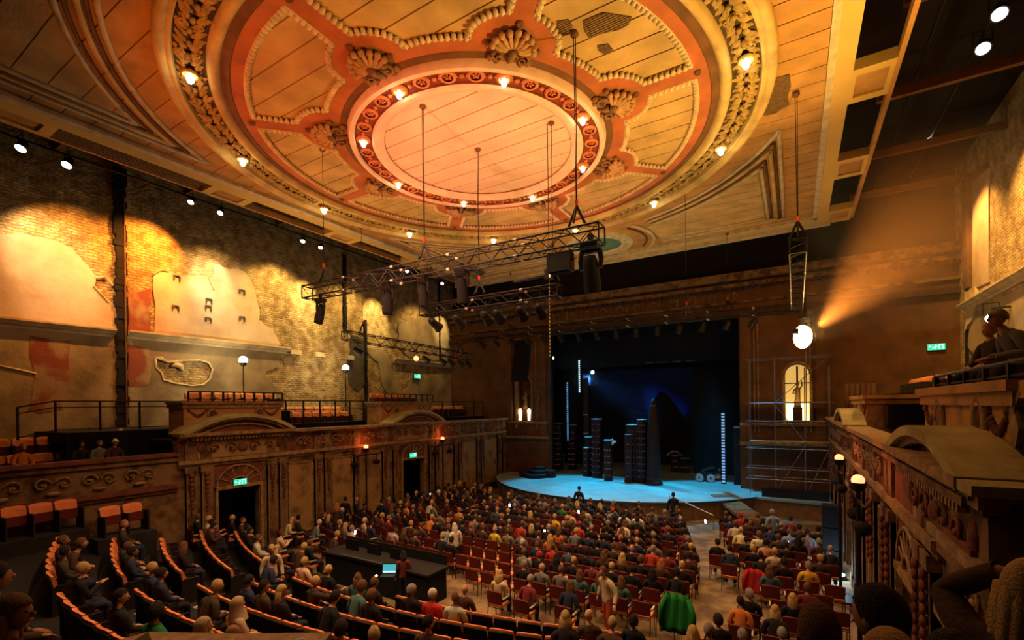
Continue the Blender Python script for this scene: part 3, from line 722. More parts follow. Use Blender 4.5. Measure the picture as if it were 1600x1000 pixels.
# thin lighting bars and conduit in the eaves voids
for x_ in (-22.6, 4.9, 3.6):
    b = MB().tube([(x_, -2, 9.35 if x_ < 0 else 10.9), (x_, 30.4, 9.35 if x_ < 0 else 10.9)], .045, 6).build('lighting_bar', M['dark_steel']); tag(b, 'long black lighting bar under the %s eaves' % ('left' if x_ < 0 else 'right, nearer the wall' if x_ > 4 else 'right, nearer the ceiling'), 'bar')
for side, x0, x1 in ((-1, -24.9, -20.97), (1, 2.52, 7.0)):
    for k in range(7):
        y_ = 2.0+k*4.6; b = MB().bb((x0, y_-.09, 10.3), (x1, y_+.09, 10.6)).build('roof_joist', M['ring_brown']); tag(b, kind='structure')
def can_lamp(loc, aim, label, grp, lens='bulb_white'):
    t = empty('wall_wash_lamp', loc); tag(t, label, 'lamp', grp)
    q = (Vector(aim)-Vector(loc)).to_track_quat('-Z', 'Y').to_matrix().to_4x4()
    b = MB(); b.lathe([(.0,.30),(.09,.28),(.12,.2),(.13,0),(.145,-.02),(.145,.04)], (0,0,0), 12); h = b.build('housing', M['dark_steel'], t, smooth=True); h.matrix_local = q
    b = MB(); b.lathe([(0,-.035),(.07,-.03),(.118,-.005)], (0,0,0), 12); g = b.build('lens', M[lens], t, smooth=True); g.matrix_local = q
    MB().tube([(-.15,0,.1),(-.15,0,.38),(.15,0,.38),(.15,0,.1)], .015, 5).build('yoke', M['dark_steel'], t)
    return t
lw = [(32,232),(104,258),(298,316),(344,333),(473,377),(501,387),(636,424),(691,443)]
lbl = ['first from the camera, largest', 'second from the camera', 'first of the middle pair', 'second of the middle pair', 'first of the far pair', 'second of the far pair', 'beyond the truss', 'farthest, by the corner']
for p, l_ in zip(lw, lbl):
    c = onX(p, -22.45); c.z += .0
    t = can_lamp(c, (c.x+.9, c.y-1.1, c.z-2.4), 'lit wall-wash lamp under the left eaves, ' + l_, 'wall-wash lamps under the left eaves')
    if p[0] < 120: t.scale = (1.25,)*3
for p, l_ in zip([(1562,22),(1536,76),(1452,221)], ['highest in the picture', 'the brightest', 'farthest, small']):
    c = onX(p, 4.9); t = can_lamp(c, (c.x-.6, c.y-1.6, c.z-2.0), 'lit wall-wash lamp under the right eaves, ' + l_, 'wall-wash lamps under the right eaves'); t.scale = (1.4,)*3

# ------------------------------------------------------------------ left wall: plaster over brick, cornice, chases
def ragged(l, amp, rr):
    for it in range(3):
        out = []
        for i in range(len(l)):
            a, b = l[i], l[(i+1) % len(l)]; d = math.hypot(b[0]-a[0], b[1]-a[1])
            out.append(a)
            if d > .12: q = rr.uniform(-1, 1)*amp*min(1, d)*.5**it; out.append(((a[0]+b[0])/2-(b[1]-a[1])/d*q, (a[1]+b[1])/2+(b[0]-a[0])/d*q))
        l = out
    return l
def wallpoly(x, loops, h, m_, name, parent, s=1):
    rr = random.Random(len(loops[0])); am = .0 if 'window' in name or 'reveal' in name else .16
    L = [ragged([tuple(onX(p, x)[1:]) for p in l], am, rr) for l in loops]
    return MB().prism(L, lambda u, v, w_: (x+s*w_, u, v), h).build(name, m_, parent)
lowp = [(-60,500),(100,514),(300,534),(410,545),(440,552),(436,572),(424,578),(413,583),(428,603),(441,616),(447,640),(447,690),(-60,760)]
hole = [(243,560),(252,559),(262,566),(280,564),(312,563),(326,567),(332,577),(328,592),(318,601),(300,603),(272,599),(255,594),(252,583),(243,574)]
wallpoly(WL, [lowp, hole], .08, M['wall_plaster_grey'], 'plaster_coat', wallL)
rim = MB(); rim.tube([onX(p, WL+.08) for p in hole+[hole[0]]], .05, 5); rim.build('hole_edge', M['ledge'], wallL, smooth=True)
pc_ = MB(); pc_.tube([onX(p, WL+.06) for p in [(268,573),(274,570),(282,572),(285,579)]], [.05,.14,.14,.06], 6); pc_.build('plaster_lump', M['ledge'], wallL, smooth=True)
wallpoly(WL, [[(-60,360),(30,366),(95,380),(118,396),(140,420),(150,434),(146,447),(160,462),(180,478),(181,518),(-60,500)]], .07, M['wall_plaster'], 'plaster_coat', wallL)
wallpoly(WL, [[(239,428),(262,424),(300,431),(330,434),(332,420),(340,412),(372,420),(390,436),(400,470),(403,500),(412,508),(425,512),(440,540),(300,530),(239,524)]], .07, M['wall_plaster'], 'plaster_coat', wallL)
wallpoly(WL, [[(566,540),(600,548),(612,566),(618,590),(624,598),(630,612),(636,606),(638,594),(648,588),(664,590),(684,584),(705,580),(706,650),(640,652),(600,610),(590,565)],], .07, M['wall_plaster_grey'], 'plaster_coat', wallL)
wallpoly(WL, [[(622,505),(640,498),(680,494),(706,500),(706,566),(640,558),(618,540)]], .07, M['wall_plaster_grey'], 'plaster_coat', wallL)
wallpoly(WL, [[(548,522),(569,528),(572,545),(571,600),(560,612),(545,600),(541,570)]], .05, M['wall_dark'], 'dark_patch', wallL)  # darker, unevenly toned patch on the brick
wallpoly(WL+.08, [[(46,524),(112,531),(114,588),(100,610),(98,640),(60,646),(46,640)]], .012, M['wall_red'], 'painted_panel', wallL)
wallpoly(WL+.08, [[(196,540),(232,543),(232,600),(214,604),(196,600)]], .012, M['wall_red'], 'painted_panel', wallL)
wallpoly(WL+.07, [[(196,456),(236,450),(236,520),(196,515)]], .012, M['wall_red'], 'painted_panel', wallL)
for p in ((276,434),(325,481),(378,456),(274,481),(326,470),(325,500),(378,498)):
    c = onX(p, WL+.07); b = MB()
    b.box((c.x+.03, c.y-.12, c.z), (.08,.06,.22)); b.box((c.x+.03, c.y+.12, c.z-.05), (.08,.06,.20)); b.box((c.x+.03, c.y, c.z+.09), (.07,.26,.05)); b.build('broken_bracket', M['wall_dark'], wallL)
for xs_ in ([(150,434),(165,432),(176,446)], [(243,559),(262,566),(284,566)], [(326,432),(334,452)], [(240,428),(252,422),(264,424)], [(0,572),(30,578),(56,584)], [(146,447),(170,472)]):
    MB().tube([onX(p, WL+.09) for p in xs_], .04, 5).build('crack_ridge', M['ledge'], wallL)
# cornice along the wall, broken away over the bare brick
def cornice(y0, y1, z, x=WL, s=1, par=None, m_='ledge'):
    prof = [(0,0),(.36,.0),(.36,-.07),(.28,-.12),(.20,-.20),(.10,-.26),(.08,-.34),(0,-.36)]
    vs_ = [(x+s*a, y, z+b) for y in (y0, y1) for a, b in prof]; n = len(prof)
    MB().add(vs_, [(i, (i+1)%n, (i+1)%n+n, i+n) for i in range(n)]+[tuple(range(n)), tuple(range(n, 2*n))[::-1]]).build('cornice', M[m_], par or wallL)
cornice(-6, 8.35, 3.48); cornice(8.8, 16.4, 3.50); cornice(24.6, 31.2, 3.6)
for k, (a, b) in enumerate(((16.4,17.1),(18.0,18.7),(20.4,20.9))): MB().bb((WL,a,3.15),(WL+.26,b,3.42)).build('broken_cornice_block', M['ledge'], wallL)
rb = random.Random(5)
def chase(pix_x, y0, y1, wd, nm='iron_stanchion', lab=None):
    a, b = onX((pix_x[0], y0), WL+.1), onX((pix_x[1], y1), WL+.1); bq = MB(); n = 46
    for k in range(n):
        za = a.z+(b.z-a.z)*k/n; zb = a.z+(b.z-a.z)*(k+1)/n; y = a.y
        j = rb.uniform(.0, wd*.35); bq.bb((WL-.02, y-wd/2-j, za), (WL+.13+rb.uniform(0,.05), y+wd/2+rb.uniform(0, wd*.35), zb))
    o = bq.build(nm, M['void'], wallL)
chase((187,187), 262, 664, .30); chase((538,538), 398, 520, .16); chase((571,571), 500, 636, .14); chase((686,686), 440, 560, .10)
for px_, lb in ((198,'thin rusty pipe running up the left wall right of the black stanchion'), (708,'thin pipe in the far corner of the left wall')):
    a = onX((px_, 640), WL+.16)
    o = MB().tube([(WL+.16, a.y, -.7), (WL+.16, a.y, 9.2)], .035, 6).build('pipe', M['ring_brown']); tag(o, lb, 'pipe')
for k in range(5):
    MB().bb((WL, 30.3, 1.0+k*.55), (WL+.05, 30.9, 1.05+k*.55)).build('wall_iron', M['void'], wallL)

# ------------------------------------------------------------------ right wall
wallpoly(WR, [[(1522,285),(1547,262),(1547,440),(1522,452)]], .05, M['wall_plaster'], 'blocked_window', wallR, -1)
for l_ in ([(1509,284),(1517,282),(1519,448),(1511,452)], [(1509,284),(1511,278),(1545,255),(1547,263),(1519,286)]):
    wallpoly(WR, [l_], .16, M['ring_brown'], 'window_reveal', wallR, -1)
cornice(18.0, 30.2, 4.55, WR, -1, wallR); cornice(8, 17.6, 4.6, WR, -1, wallR)
MB().bb((WR-.10, 29.85, -.5), (WR, 30.02, 10.2)).build('iron_stanchion', M['void'], wallR)
wallpoly(WR, [[(1522,490),(1545,478),(1570,462),(1600,448),(1640,440),(1640,560),(1590,565),(1560,530),(1530,560),(1515,540)]], .07, M['wall_plaster_grey'], 'plaster_coat', wallR, -1)
wallpoly(WR, [[(1512,455),(1528,448),(1534,470),(1524,500),(1512,520)]], .12, M['ledge'], 'broken_plaster', wallR, -1)

# ------------------------------------------------------------------ balcony fronts (matching pair)
DOORS = [(9.70, 11.35, -3.15), (19.75, 21.55, -3.05)]
def husk(b, y, z0, z1, X, s):
    z = z0
    while z > z1:
        t = (z0-z)/(z0-z1); r = .10*(1-.6*t)
        b.ell((X+s*.05, y, z), (.05, r, .10), 7, 4); z -= .17
def scroll(b, X, y, z, s, d, r=.20):
    pts = []
    for k in range(15):
        a = k/14*2.2*PI; rr = r-(r*.72)*k/14; pts.append((X+s*.05, y+d*rr*math.cos(a), z+rr*math.sin(a)))
    b.tube(pts, .026, 5)
    b.ell((X+s*.05, y, z), (.04,.05,.05), 6, 4)
def balcony_front(X, s, nm, lab):
    t = empty(nm); tag(t, kind='structure')
    B = lambda y0, y1, z0, z1, w0, w1: MB().bb((X+s*w0, y0, z0), (X+s*w1, y1, z1))
    out = [(8.3, FZ)]
    for a, b, z in DOORS: out += [(a, FZ), (a, z), (b, z), (b, FZ)]
    out += [(YP, FZ), (YP, -1.0 if s > 0 else -.9), (8.3, -1.0 if s > 0 else -.9)]
    MB().prism([out], lambda u, v, w_: (X-s*w_, u, v), .30).build('wall_face', M['front_plaster'], t)
    for a, b, z in DOORS:
        B(a-.3, b+.3, FZ, z+.2, -1.6, -1.5).build('dark_sheet', M['void'], t)  # black sheet stands for the unlit space beyond the doorway
        b1 = MB()
        for q in (a-.12, b+.02): b1.bb((X-s*.1, q, FZ), (X+s*.10, q+.10, z+.10))
        b1.bb((X-s*.1, a-.12, z), (X+s*.12, b+.12, z+.13)); b1.build('door_frame', M['front_edge'], t)
        cy = (a+b)/2; hw = (b-a)/2+.05
        ar = MB()
        for rr in (1.0, .38): ar.tube([(X+s*.06, cy+hw*rr*math.cos(PI*k/14), z+.14+.78*rr*math.sin(PI*k/14)) for k in range(15)], .038, 5)
        for k in range(1, 8): a_ = PI*k/8; ar.tube([(X+s*.05, cy+hw*.42*math.cos(a_), z+.14+.33*math.sin(a_)), (X+s*.05, cy+hw*.95*math.cos(a_), z+.14+.74*math.sin(a_))], .022, 4)
        ar.build('fanlight_ornament', M['front_edge'], t)
        B(a-.15, b+.15, z+.13, z+.98, 0, .03).build('fan_ground', M['front_red'], t)
        fr_ = MB()
        for q in (-.45, .33): fr_.bb((X, cy+q*(1 if q>0 else 1)-( .62 if q<0 else -.62), FZ+.0), (X+s*.05, cy+q+(.09 if q>0 else .09)-(.62 if q<0 else -.62), z+1.05))
        fr_.build('inner_frame', M['front_plaster'], t)
        # double doors standing open in the dark
        dl = B(a+.02, a+.10, FZ, z-.03, -.95, -.15).build('door_leaf', M['ring_brown'], t)
    dz0 = 0 if s > 0 else .12
    # entablature
    B(8.3 if s > 0 else 6.1, YP, -1.02+dz0, -.90+dz0, -.30, .30).build('cap_ledge', M['front_edge'], t)
    B(8.3, YP, -1.12, -1.02, -.30, .18).build('cap_moulding', M['front_plaster'], t)
    B(8.3, YP, -1.88, -1.12, 0, .05).build('frieze', M['front_red'], t)
    B(8.3, YP, -2.02, -1.88, 0, .16).build('lower_cornice', M['front_edge'], t)
    B(8.3, YP, -2.14, -2.02, 0, .09).build('lower_moulding', M['front_plaster'], t)
    b = MB(); y = 13.2
    while y < 30.8:
        if not (18.4 < y < 23.2):
            scroll(b, X+s*.05, y, -1.5, s, 1, .22); scroll(b, X+s*.05, y+.48, -1.46, s, -1, .17)
            b.ell((X+s*.09, y+.26, -1.60), (.04,.12,.07), 6, 4); b.ell((X+s*.09, y+.24, -1.30), (.04,.08,.06), 6, 4)
        y += .95
    tag(b.build('scrollwork', M['front_edge'], t, smooth=True), kind='stuff')
    for k, y in enumerate((8.72, 9.25, 11.85, 12.38, 14.15, 14.68, 16.42, 18.35, 19.15, 22.15, 22.72, 24.6, 25.1, 27.2, 27.7, 29.9, 30.6)):
        b = MB(); b.bb((X, y-.17, FZ), (X+s*.12, y+.17, -2.14)); b.bb((X, y-.22, -2.36), (X+s*.17, y+.22, -2.14)); b.bb((X, y-.22, FZ), (X+s*.17, y+.22, FZ+.4)); b.bb((X, y-.20, -1.88), (X+s*.11, y+.20, -1.12)); b.build('pilaster', M['front_plaster'], t)
        h = MB(); husk(h, y, -2.45, -3.9, X+s*.12, s); h.build('husk_drop', M['front_red'], t, smooth=True)
        e = MB(); e.bb((X, y-.17, FZ+.4), (X+s*.135, y-.145, -2.3)); e.bb((X, y+.145, FZ+.4), (X+s*.135, y+.17, -2.3)); e.build('pilaster_edge', M['front_edge'], t)
    for a, b_ in ((12.65,13.9),(14.95,16.2),(16.65,18.1),(23.0,24.3),(25.4,26.9),(28.0,29.6)):
        B(a, b_, -5.6, -2.4, 0, .025).build('panel', M['front_panel'], t)
        f = MB(); 
        for q in (a, b_-.06): f.bb((X, q, -5.6), (X+s*.06, q+.06, -2.4))
        for q in (-5.6, -2.46): f.bb((X, a, q), (X+s*.06, b_, q+.06))
        f.build('panel_moulding', M['front_edge'], t)
    # segmental pediments with plinths behind
    dz = 0 if s > 0 else .12
    PD, ZQ = (.70, .02) if s > 0 else (.27, -.10)
    for (y0, y1, top) in (((8.35, 12.92, -.17), (18.75, 23.3, -.15)) if s > 0 else ((6.15, 10.4, -.33), (18.6, 23.4, -.22))):
        cy = (y0+y1)/2; hw = (y1-y0)/2; rise = top+.88-dz; rad = (hw*hw+rise*rise)/(2*rise); zc = top-rad
        n = 20; am = math.asin(hw/rad)
        def arcp(r, k): a = -am+2*am*k/n; return (cy+r*math.sin(a), zc+r*math.cos(a))
        oo = [arcp(rad, k) for k in range(n+1)] + [arcp(rad-.14, k) for k in range(n, -1, -1)]
        MB().prism([oo], lambda u, v, w_: (X+s*(.36-w_), u, v), 1.16 if s > 0 else .62).build('pediment_hood', M['ped_top'], t)
        oo = [arcp(rad-.14, k) for k in range(n+1)] + [arcp(rad-.24, k) for k in range(n, -1, -1)]
        MB().prism([oo], lambda u, v, w_: (X+s*(.26-w_), u, v), .5).build('pediment_moulding', M['front_edge'], t)
        oo = [arcp(rad-.36, k) for k in range(n+1)] + [arcp(rad-.42, k) for k in range(n, -1, -1)]
        MB().prism([oo], lambda u, v, w_: (X+s*(.14-w_), u, v), .12).build('pediment_moulding', M['front_edge'], t)
        oo = [arcp(rad-.2, k) for k in range(n+1)] + [(y1, -.95+dz), (y0, -.95+dz)]
        MB().prism([oo], lambda u, v, w_: (X+s*(.06-w_), u, v), .30).build('tympanum', M['front_red'], t)
        B(y0, y1, -.98+dz, -.86+dz, -.5 if s > 0 else -.25, .38).build('pediment_cornice', M['front_edge'], t)
        B(y0+.3, y1-.3, -1.08, -.98, 0, .26).build('pediment_soffit', M['front_plaster'], t)
        d_ = MB(); y = y0+.35
        while y < y1-.35: d_.bb((X+s*.18, y, -1.15), (X+s*.28, y+.07, -1.07)); y += .14
        tag(d_.build('dentils', M['front_edge'], t), kind='stuff')
        B(y0+.6, y1-.6, -1.85, -1.2, .05, .09).build('portal_frieze', M['front_panel'], t)
        g_ = MB()
        for q in (-1, 1): scroll(g_, X+s*.09, cy+q*.45, -1.5, s, q, .24); scroll(g_, X+s*.09, cy+q*1.1, -1.5, s, -q, .18); g_.ell((X+s*.10, cy+q*1.55, -1.45), (.05,.16,.2), 7, 5)
        g_.ell((X+s*.12, cy, -1.5), (.06,.22,.18), 8, 5); g_.build('portal_scroll', M['front_red'], t, smooth=True)
        pl = empty('plinth'); pl.parent = t
        ya, yb = ((8.85, 12.85) if y0 < 10 else (18.9, 23.2)) if s > 0 else ((6.9, 11.0) if y0 < 10 else (18.9, 23.2))
        pz = .36 if s > 0 else .22
        MB().bb((X-s*(PD+.02), ya, -1.0), (X-s*1.9, yb, pz-.18)).build('block', M['plinth'], pl)
        b = MB(); b.bb((X-s*(PD-.10), ya-.10, pz-.12), (X-s*2.0, yb+.10, pz)); b.bb((X-s*(PD-.04), ya-.05, pz-.28), (X-s*1.95, yb+.05, pz-.12)); b.build('cap', M['front_edge'] if s > 0 else M['plinth'], pl)
        MB().bb((X-s*PD, ya-.04, -1.0), (X-s*1.9, yb+.04, -.78)).build('base', M['front_edge'], pl)
        for q in ((ya+.5, 0), ((ya+yb)/2, 1), (yb-.5, 0)):
            b = MB()
            if q[1] == 0:
                for j in range(9): b.ell((X-s*PD, q[0]-.30+.075*j, ZQ-.05-.20*math.sin(PI*j/8)), (.04,.05,.035+.04*math.sin(PI*j/8)), 6, 4)
                b.ell((X-s*PD, q[0]-.32, ZQ-.02), (.05,.06,.06), 6, 4); b.ell((X-s*PD, q[0]+.32, ZQ-.02), (.05,.06,.06), 6, 4)
                b.build('swag', M['front_red'], pl, smooth=True)
        for q in ((ya+yb)/2-.95, (ya+yb)/2+.95):
            b = MB(); b.tube([(X-s*PD, q+.20*math.cos(2*PI*j/20), -.32+.34*math.sin(2*PI*j/20)) for j in range(21)], .05, 6); b.build('oval_frame', M['front_edge'], pl, smooth=True)
            b = MB(); b.ell((X-s*PD, q, -.32), (.04,.13,.27), 8, 5); b.build('oval_boss', M['front_red'], pl, smooth=True)
    # gallery level floor behind
    zt = -.74
    MB().bb((X-s*2.2, 5.85, -1.1), ((WL if s > 0 else WR), YP, zt)).build('gallery_floor', M['platform'], t)
    MB().bb((X-s*2.25, 5.85, FZ), (X-s*2.15, YP, zt)).build('gallery_riser', M['black'], t)
    MB().bb((X-s*.3, 8.3, -1.25), (X-s*2.2, YP, -1.1)).build('gutter_floor', M['black'], t)
    # circle parapet nearer the camera
    za = -1.55
    y0n = -5.9 if s > 0 else 6.6
    MB().bb((X-s*.25, y0n, FZ), (X, 8.3, za-.1)).build('circle_wall', M['front_plaster'], t)
    B(y0n, 8.3, za-.12, za, -.30, .16).build('circle_rail', M['front_red'], t)
    B(y0n, 8.3, za-.30, za-.12, -.1, .08).build('circle_moulding', M['front_plaster'], t)
    B(y0n, 8.3, za-1.28, za-1.10, 0, .14).build('circle_cornice', M['front_edge'] if s < 0 else M['front_red'], t)
    B(y0n, 8.3, za-1.40, za-1.28, 0, .07).build('circle_moulding', M['front_red'], t)
    b = MB(); y = max(y0n, 0)+.3
    while y < 8.0:
        scroll(b, X+s*.02, y, za-.66, s, 1, .22); scroll(b, X+s*.02, y+.5, za-.66, s, -1, .22); b.ell((X+s*.05, y+.25, za-.95), (.05,.2,.06), 6, 4); y += 1.1
    tag(b.build('scrollwork', M['front_edge'], t, smooth=True), kind='stuff')
    MB().bb((X-s*.25, y0n, -2.75), ((WL if s > 0 else WR), 8.3, -2.55)).build('circle_floor', M['black'], t)
    return t
bfl = balcony_front(XL, 1, 'wall_balcony_left', '')
bfr = balcony_front(XR, -1, 'wall_balcony_right', '')
# flat slab on top of the near right-hand front, wall below it
MB().bb((XR-.36, 5.7, -.86), (XR+1.8, 6.15, -.76)).build('ledge_slab', M['ped_top'], bfr)
MB().bb((XR-.10, 6.3, -2.0), (XR+.25, 8.3, -.88)).build('ledge_wall', M['front_plaster'], bfr)
MB().bb((XR-.22, 6.1, -1.05), (XR, 8.3, -.88)).build('ledge_moulding', M['front_edge'], bfr)
MB().bb((XR-.20, 6.3, -1.75), (XR, 8.3, -1.62)).build('ledge_moulding', M['front_edge'], bfr)
# ragged black sheet drawn as the dark of the right plinth's near opening
MB().prism([[(5.2,-.80),(6.86,-.80),(6.80,-.6),(6.90,-.45),(6.78,-.3),(6.84,-.2),(6.66,-.08),(6.3,.02),(5.9,-.02),(5.2,.0)]], lambda u, v, w_: (XR+.30+w_, u, v), .1).build('opening_dark', M['void'], bfr)
MB().bb((XR+.26, 5.2, .02), (XR+1.9, 6.95, .20)).build('broken_cap', M['plinth'], bfr)
MB().prism([[(6.80,-.80),(7.05,-.80),(7.02,.1),(6.72,.08),(6.9,-.1),(6.78,-.3),(6.88,-.5)]], lambda u, v, w_: (XR+.255+w_, u, v), .06).build('plaster_edge', M['front_edge'], bfr)

# ------------------------------------------------------------------ railings
def railing(pts, h, label, mids=(.5,), grp='black gallery railings', step=1.0, name='railing'):
    t = empty(name, pts[0]); tag(t, label, 'railing', grp); o0 = Vector(pts[0])
    P_ = [Vector(p)-o0 for p in pts]
    for i in range(len(P_)-1):
        a, b = P_[i], P_[i+1]; L = (b-a).length; n = max(1, int(round(L/step)))
        MB().tube([a+Vector((0,0,h)), b+Vector((0,0,h))], .03, 6).build('top_rail', M['dark_steel'], t)
        for q in mids: MB().tube([a+Vector((0,0,h*q)), b+Vector((0,0,h*q))], .018, 5).build('mid_rail', M['dark_steel'], t)
        for k in range(n+1 if i == len(P_)-2 else n):
            c = a+(b-a)*(k/n); MB().bb((c.x-.03, c.y-.03, c.z), (c.x+.03, c.y+.03, c.z+h)).build('post', M['dark_steel'], t)
    return t
railing([(-22.5,4.9,-.95),(-22.5,5.85,-.74),(-22.5,9.6,-.74)], 1.12, 'black railing in front of the red-painted wall at the near end of the gallery', (.8, .08), step=1.2)
railing([(-19.9,8.95,.36),(-19.9,12.8,.36)], .36, 'low black railing on top of the near plinth', (.15,), step=.42)
railing([(-21.45,13.0,-.74),(-21.45,18.8,-.74)], 1.15, 'black railing before the seats between the two plinths', (.6,), step=.95)
railing([(-19.9,19.0,.36),(-19.9,23.1,.36)], .42, 'low black railing on top of the farther plinth', (.3,), step=.5)
railing([(-21.45,23.4,-.74),(-21.45,31.0,-.74)], 1.12, 'black railing running to the stage end of the left gallery', (.6,), step=1.2)
railing([(2.15,6.0,.22),(2.15,11.0,.22)], .22, 'black railing on top of the orange plinth at the right', (.3,), step=.9)
railing([(3.95,14.0,-.74),(3.95,18.8,-.74)], 1.1, 'black railing along the right gallery behind the blonde woman', (.6,), step=1.2)
railing([(3.95,23.4,-.74),(3.95,30.6,-.74)], 1.1, 'black railing at the stage end of the right gallery', (.6,), step=1.2)

# ------------------------------------------------------------------ rigging
def box_truss(p0, p1, wd, label, pitch=.42):
    a, b = Vector(p0), Vector(p1); d = b-a; L = d.length; d.normalize()
    t = empty('lighting_truss', a); tag(t, label, 'truss')
    s_ = d.cross(Vector((0,0,1))).normalized()*wd/2; u = Vector((0,0,wd/2)); e = Vector()
    cs = [s_+u, -s_+u, -s_-u, s_-u]
    for c in cs: MB().tube([c, c+d*L], .026, 6).build('chord', M['truss_steel'], t)
    n = int(L/pitch)
    for f in range(4):
        c0, c1 = cs[f], cs[(f+1) % 4]; br = MB()
        for k in range(n):
            x0, x1 = d*(L*k/n), d*(L*(k+1)/n)
            br.tube([c0+x0, c1+x1] if k % 2 else [c1+x0, c0+x1], .014, 4)
        tag(br.build('lacing', M['truss_steel'], t), kind='stuff')
    for k in (0, n):
        x0 = d*(L*k/n)
        en = MB()
        for f in range(4): en.tube([cs[f]+x0, cs[(f+1)%4]+x0], .022, 5)
        en.build('end_frame', M['truss_steel'], t)
    # bright connector sleeves
    for k in range(1, int(L/2.2)+1):
        if k*2.2 < L-.3:
            sl = MB()
            for c in cs: sl.tube([c+d*(k*2.2-.05), c+d*(k*2.2+.05)], .036, 6)
            sl.build('connector', M['arm_pad'], t)
    return t
T1 = box_truss((-14.93,10.6,4.14), (-3.87,10.6,4.06), .42, 'long box truss hanging across the hall, nearest, with dark moving lamps below')
T2 = box_truss((-18.47,15.1,3.50), (-18.47,25.2,3.30), .42, 'box truss hanging along the left gallery, shorter and lower than the near one')
T3 = box_truss((-12.0,13.4,3.62), (-6.3,13.4,3.62), .36, 'short ladder truss hanging behind the long near truss')
T4 = box_truss((-19.4,27.3,5.05), (.3,27.3,4.70), .40, 'dark truss spanning the hall in front of the proscenium')
T5 = box_truss((.12,15.9,4.55), (.12,23.8,4.30), .42, 'truss seen end-on like a ladder, hanging above the blazing lamp at the right')
def hoist(cx, cy, ztr, label, n=1, zc=9.0):
    t = empty('hoist_line', (cx, cy, zc)); tag(t, label, 'cable')
    L = zc-ztr-.75
    for k in range(n): MB().tube([((k-.5*(n-1))*.05, 0, 0), ((k-.5*(n-1))*.02, 0, -L)], .011, 5).build('wire', M['dark_steel'], t)
    MB().lathe([(0,-.04),(.05,-.04),(.10,.0),(.10,.05)], (0,0,0), 10).build('ceiling_plate', M['ring_brown'], t, smooth=True)
    b = MB(); b.tube([(0,0,-L),(0,0,-L-.16)], [.05,.03], 6); b.build('hook', M['cable_red'], t)
    b = MB(); b.tube([(0,0,-L-.14),(-.22,0,-L-.62)], .035, 5); b.tube([(0,0,-L-.14),(.22,0,-L-.62)], .035, 5); b.tube([(0,0,-L-.14),(0,-.2,-L-.62)], .03, 5); b.build('sling', M['dark_steel'], t)
    return t
hoist(-14.02,10.62,4.3, 'hoist wire at the left end of the long near truss')
hoist(-9.4,10.62,4.3, 'thick hoist wires to the middle of the long near truss, from the pink disc', 2, 8.93)
hoist(-4.5,10.6,4.25, 'hoist wire at the right end of the long near truss', 2)
hoist(-9.37,13.4,3.8, 'hoist wire from the middle of the pink disc to the short truss', 2, 8.93)
hoist(-6.52,13.4,3.8, 'thin hoist wire from the right of the pink disc to the short truss', 1, 8.93)
hoist(-18.47,16.2,3.6, 'hoist wire to the near end of the left gallery truss')
hoist(-18.47,24.2,3.5, 'hoist wire to the far end of the left gallery truss')
hoist(.12,16.1,4.7, 'hoist wire with red hook to the end-on truss at the right', 2)
hoist(-3.9,20.9,3.6, 'single thin wire hanging down before the stage from the right of the ceiling')
hoist(-3.0,27.3,4.9, 'hoist wire at the right of the truss before the proscenium'); hoist(-16.5,27.3,5.0, 'hoist wire at the left of the truss before the proscenium')
def mover(loc, label, grp, sc=1.0, tilt=0., rz=0., lens=None):
    t = empty('moving_lamp', loc, rz); tag(t, label, 'lamp', grp); t.scale = (sc, sc, sc)
    b = MB(); b.box((0,0,-.06), (.34,.26,.12)); b.box((0,0,.08), (.10,.08,.24)); b.build('base', M['dark_steel'], t)
    b = MB(); b.tube([(-.18,0,-.12),(-.21,0,-.30),(-.19,0,-.46)], [.05,.05,.045], 6); b.tube([(.18,0,-.12),(.21,0,-.30),(.19,0,-.46)], [.05,.05,.045], 6); b.bb((-.2,-.06,-.16),(.2,.06,-.11)); b.build('yoke', M['dark_steel'], t)
    b = MB(); b.lathe([(0,.26),(.10,.25),(.14,.14),(.155,-.05),(.165,-.30),(.15,-.42),(.155,-.45),(.12,-.45)], (0,0,0), 14)
    h = b.build('head', M['black'], t, smooth=True); h.location = (0,0,-.46); h.rotation_euler = (tilt,0,0)
    b = MB(); b.lathe([(0,-.435),(.13,-.435)], (0,0,0), 14); g = b.build('lens', M[lens] if lens else M['dark_steel'], t); g.location = (0,0,-.46); g.rotation_euler = (tilt,0,0)
    return t
for i, (x, sc, l_) in enumerate(((-14.2,.95,'under the left end'), (-10.9,1.0,'second from the left'), (-9.45,.9,'third from the left'), (-8.0,1.0,'near the middle'), (-4.15,1.25,'at the right end, largest'))):
    mover((x,10.6,3.84), 'black moving lamp hanging from the long near truss, '+l_, 'moving lamps on the long near truss', sc, .12*(i-2))
o = empty('flood_lamp', (-4.95,10.6,3.84)); tag(o, 'square black flood lamp hanging beside the largest moving lamp', 'lamp')
MB().box((0,0,-.30),(.62,.30,.46)).build('housing', M['dark_steel'], o); MB().box((0,0,-.54),(.5,.24,.04)).build('lens', M['black'], o); MB().tube([(-.33,0,-.3),(-.33,0,-.03),(.33,0,-.03),(.33,0,-.3)], .02, 5).build('yoke', M['dark_steel'], o)
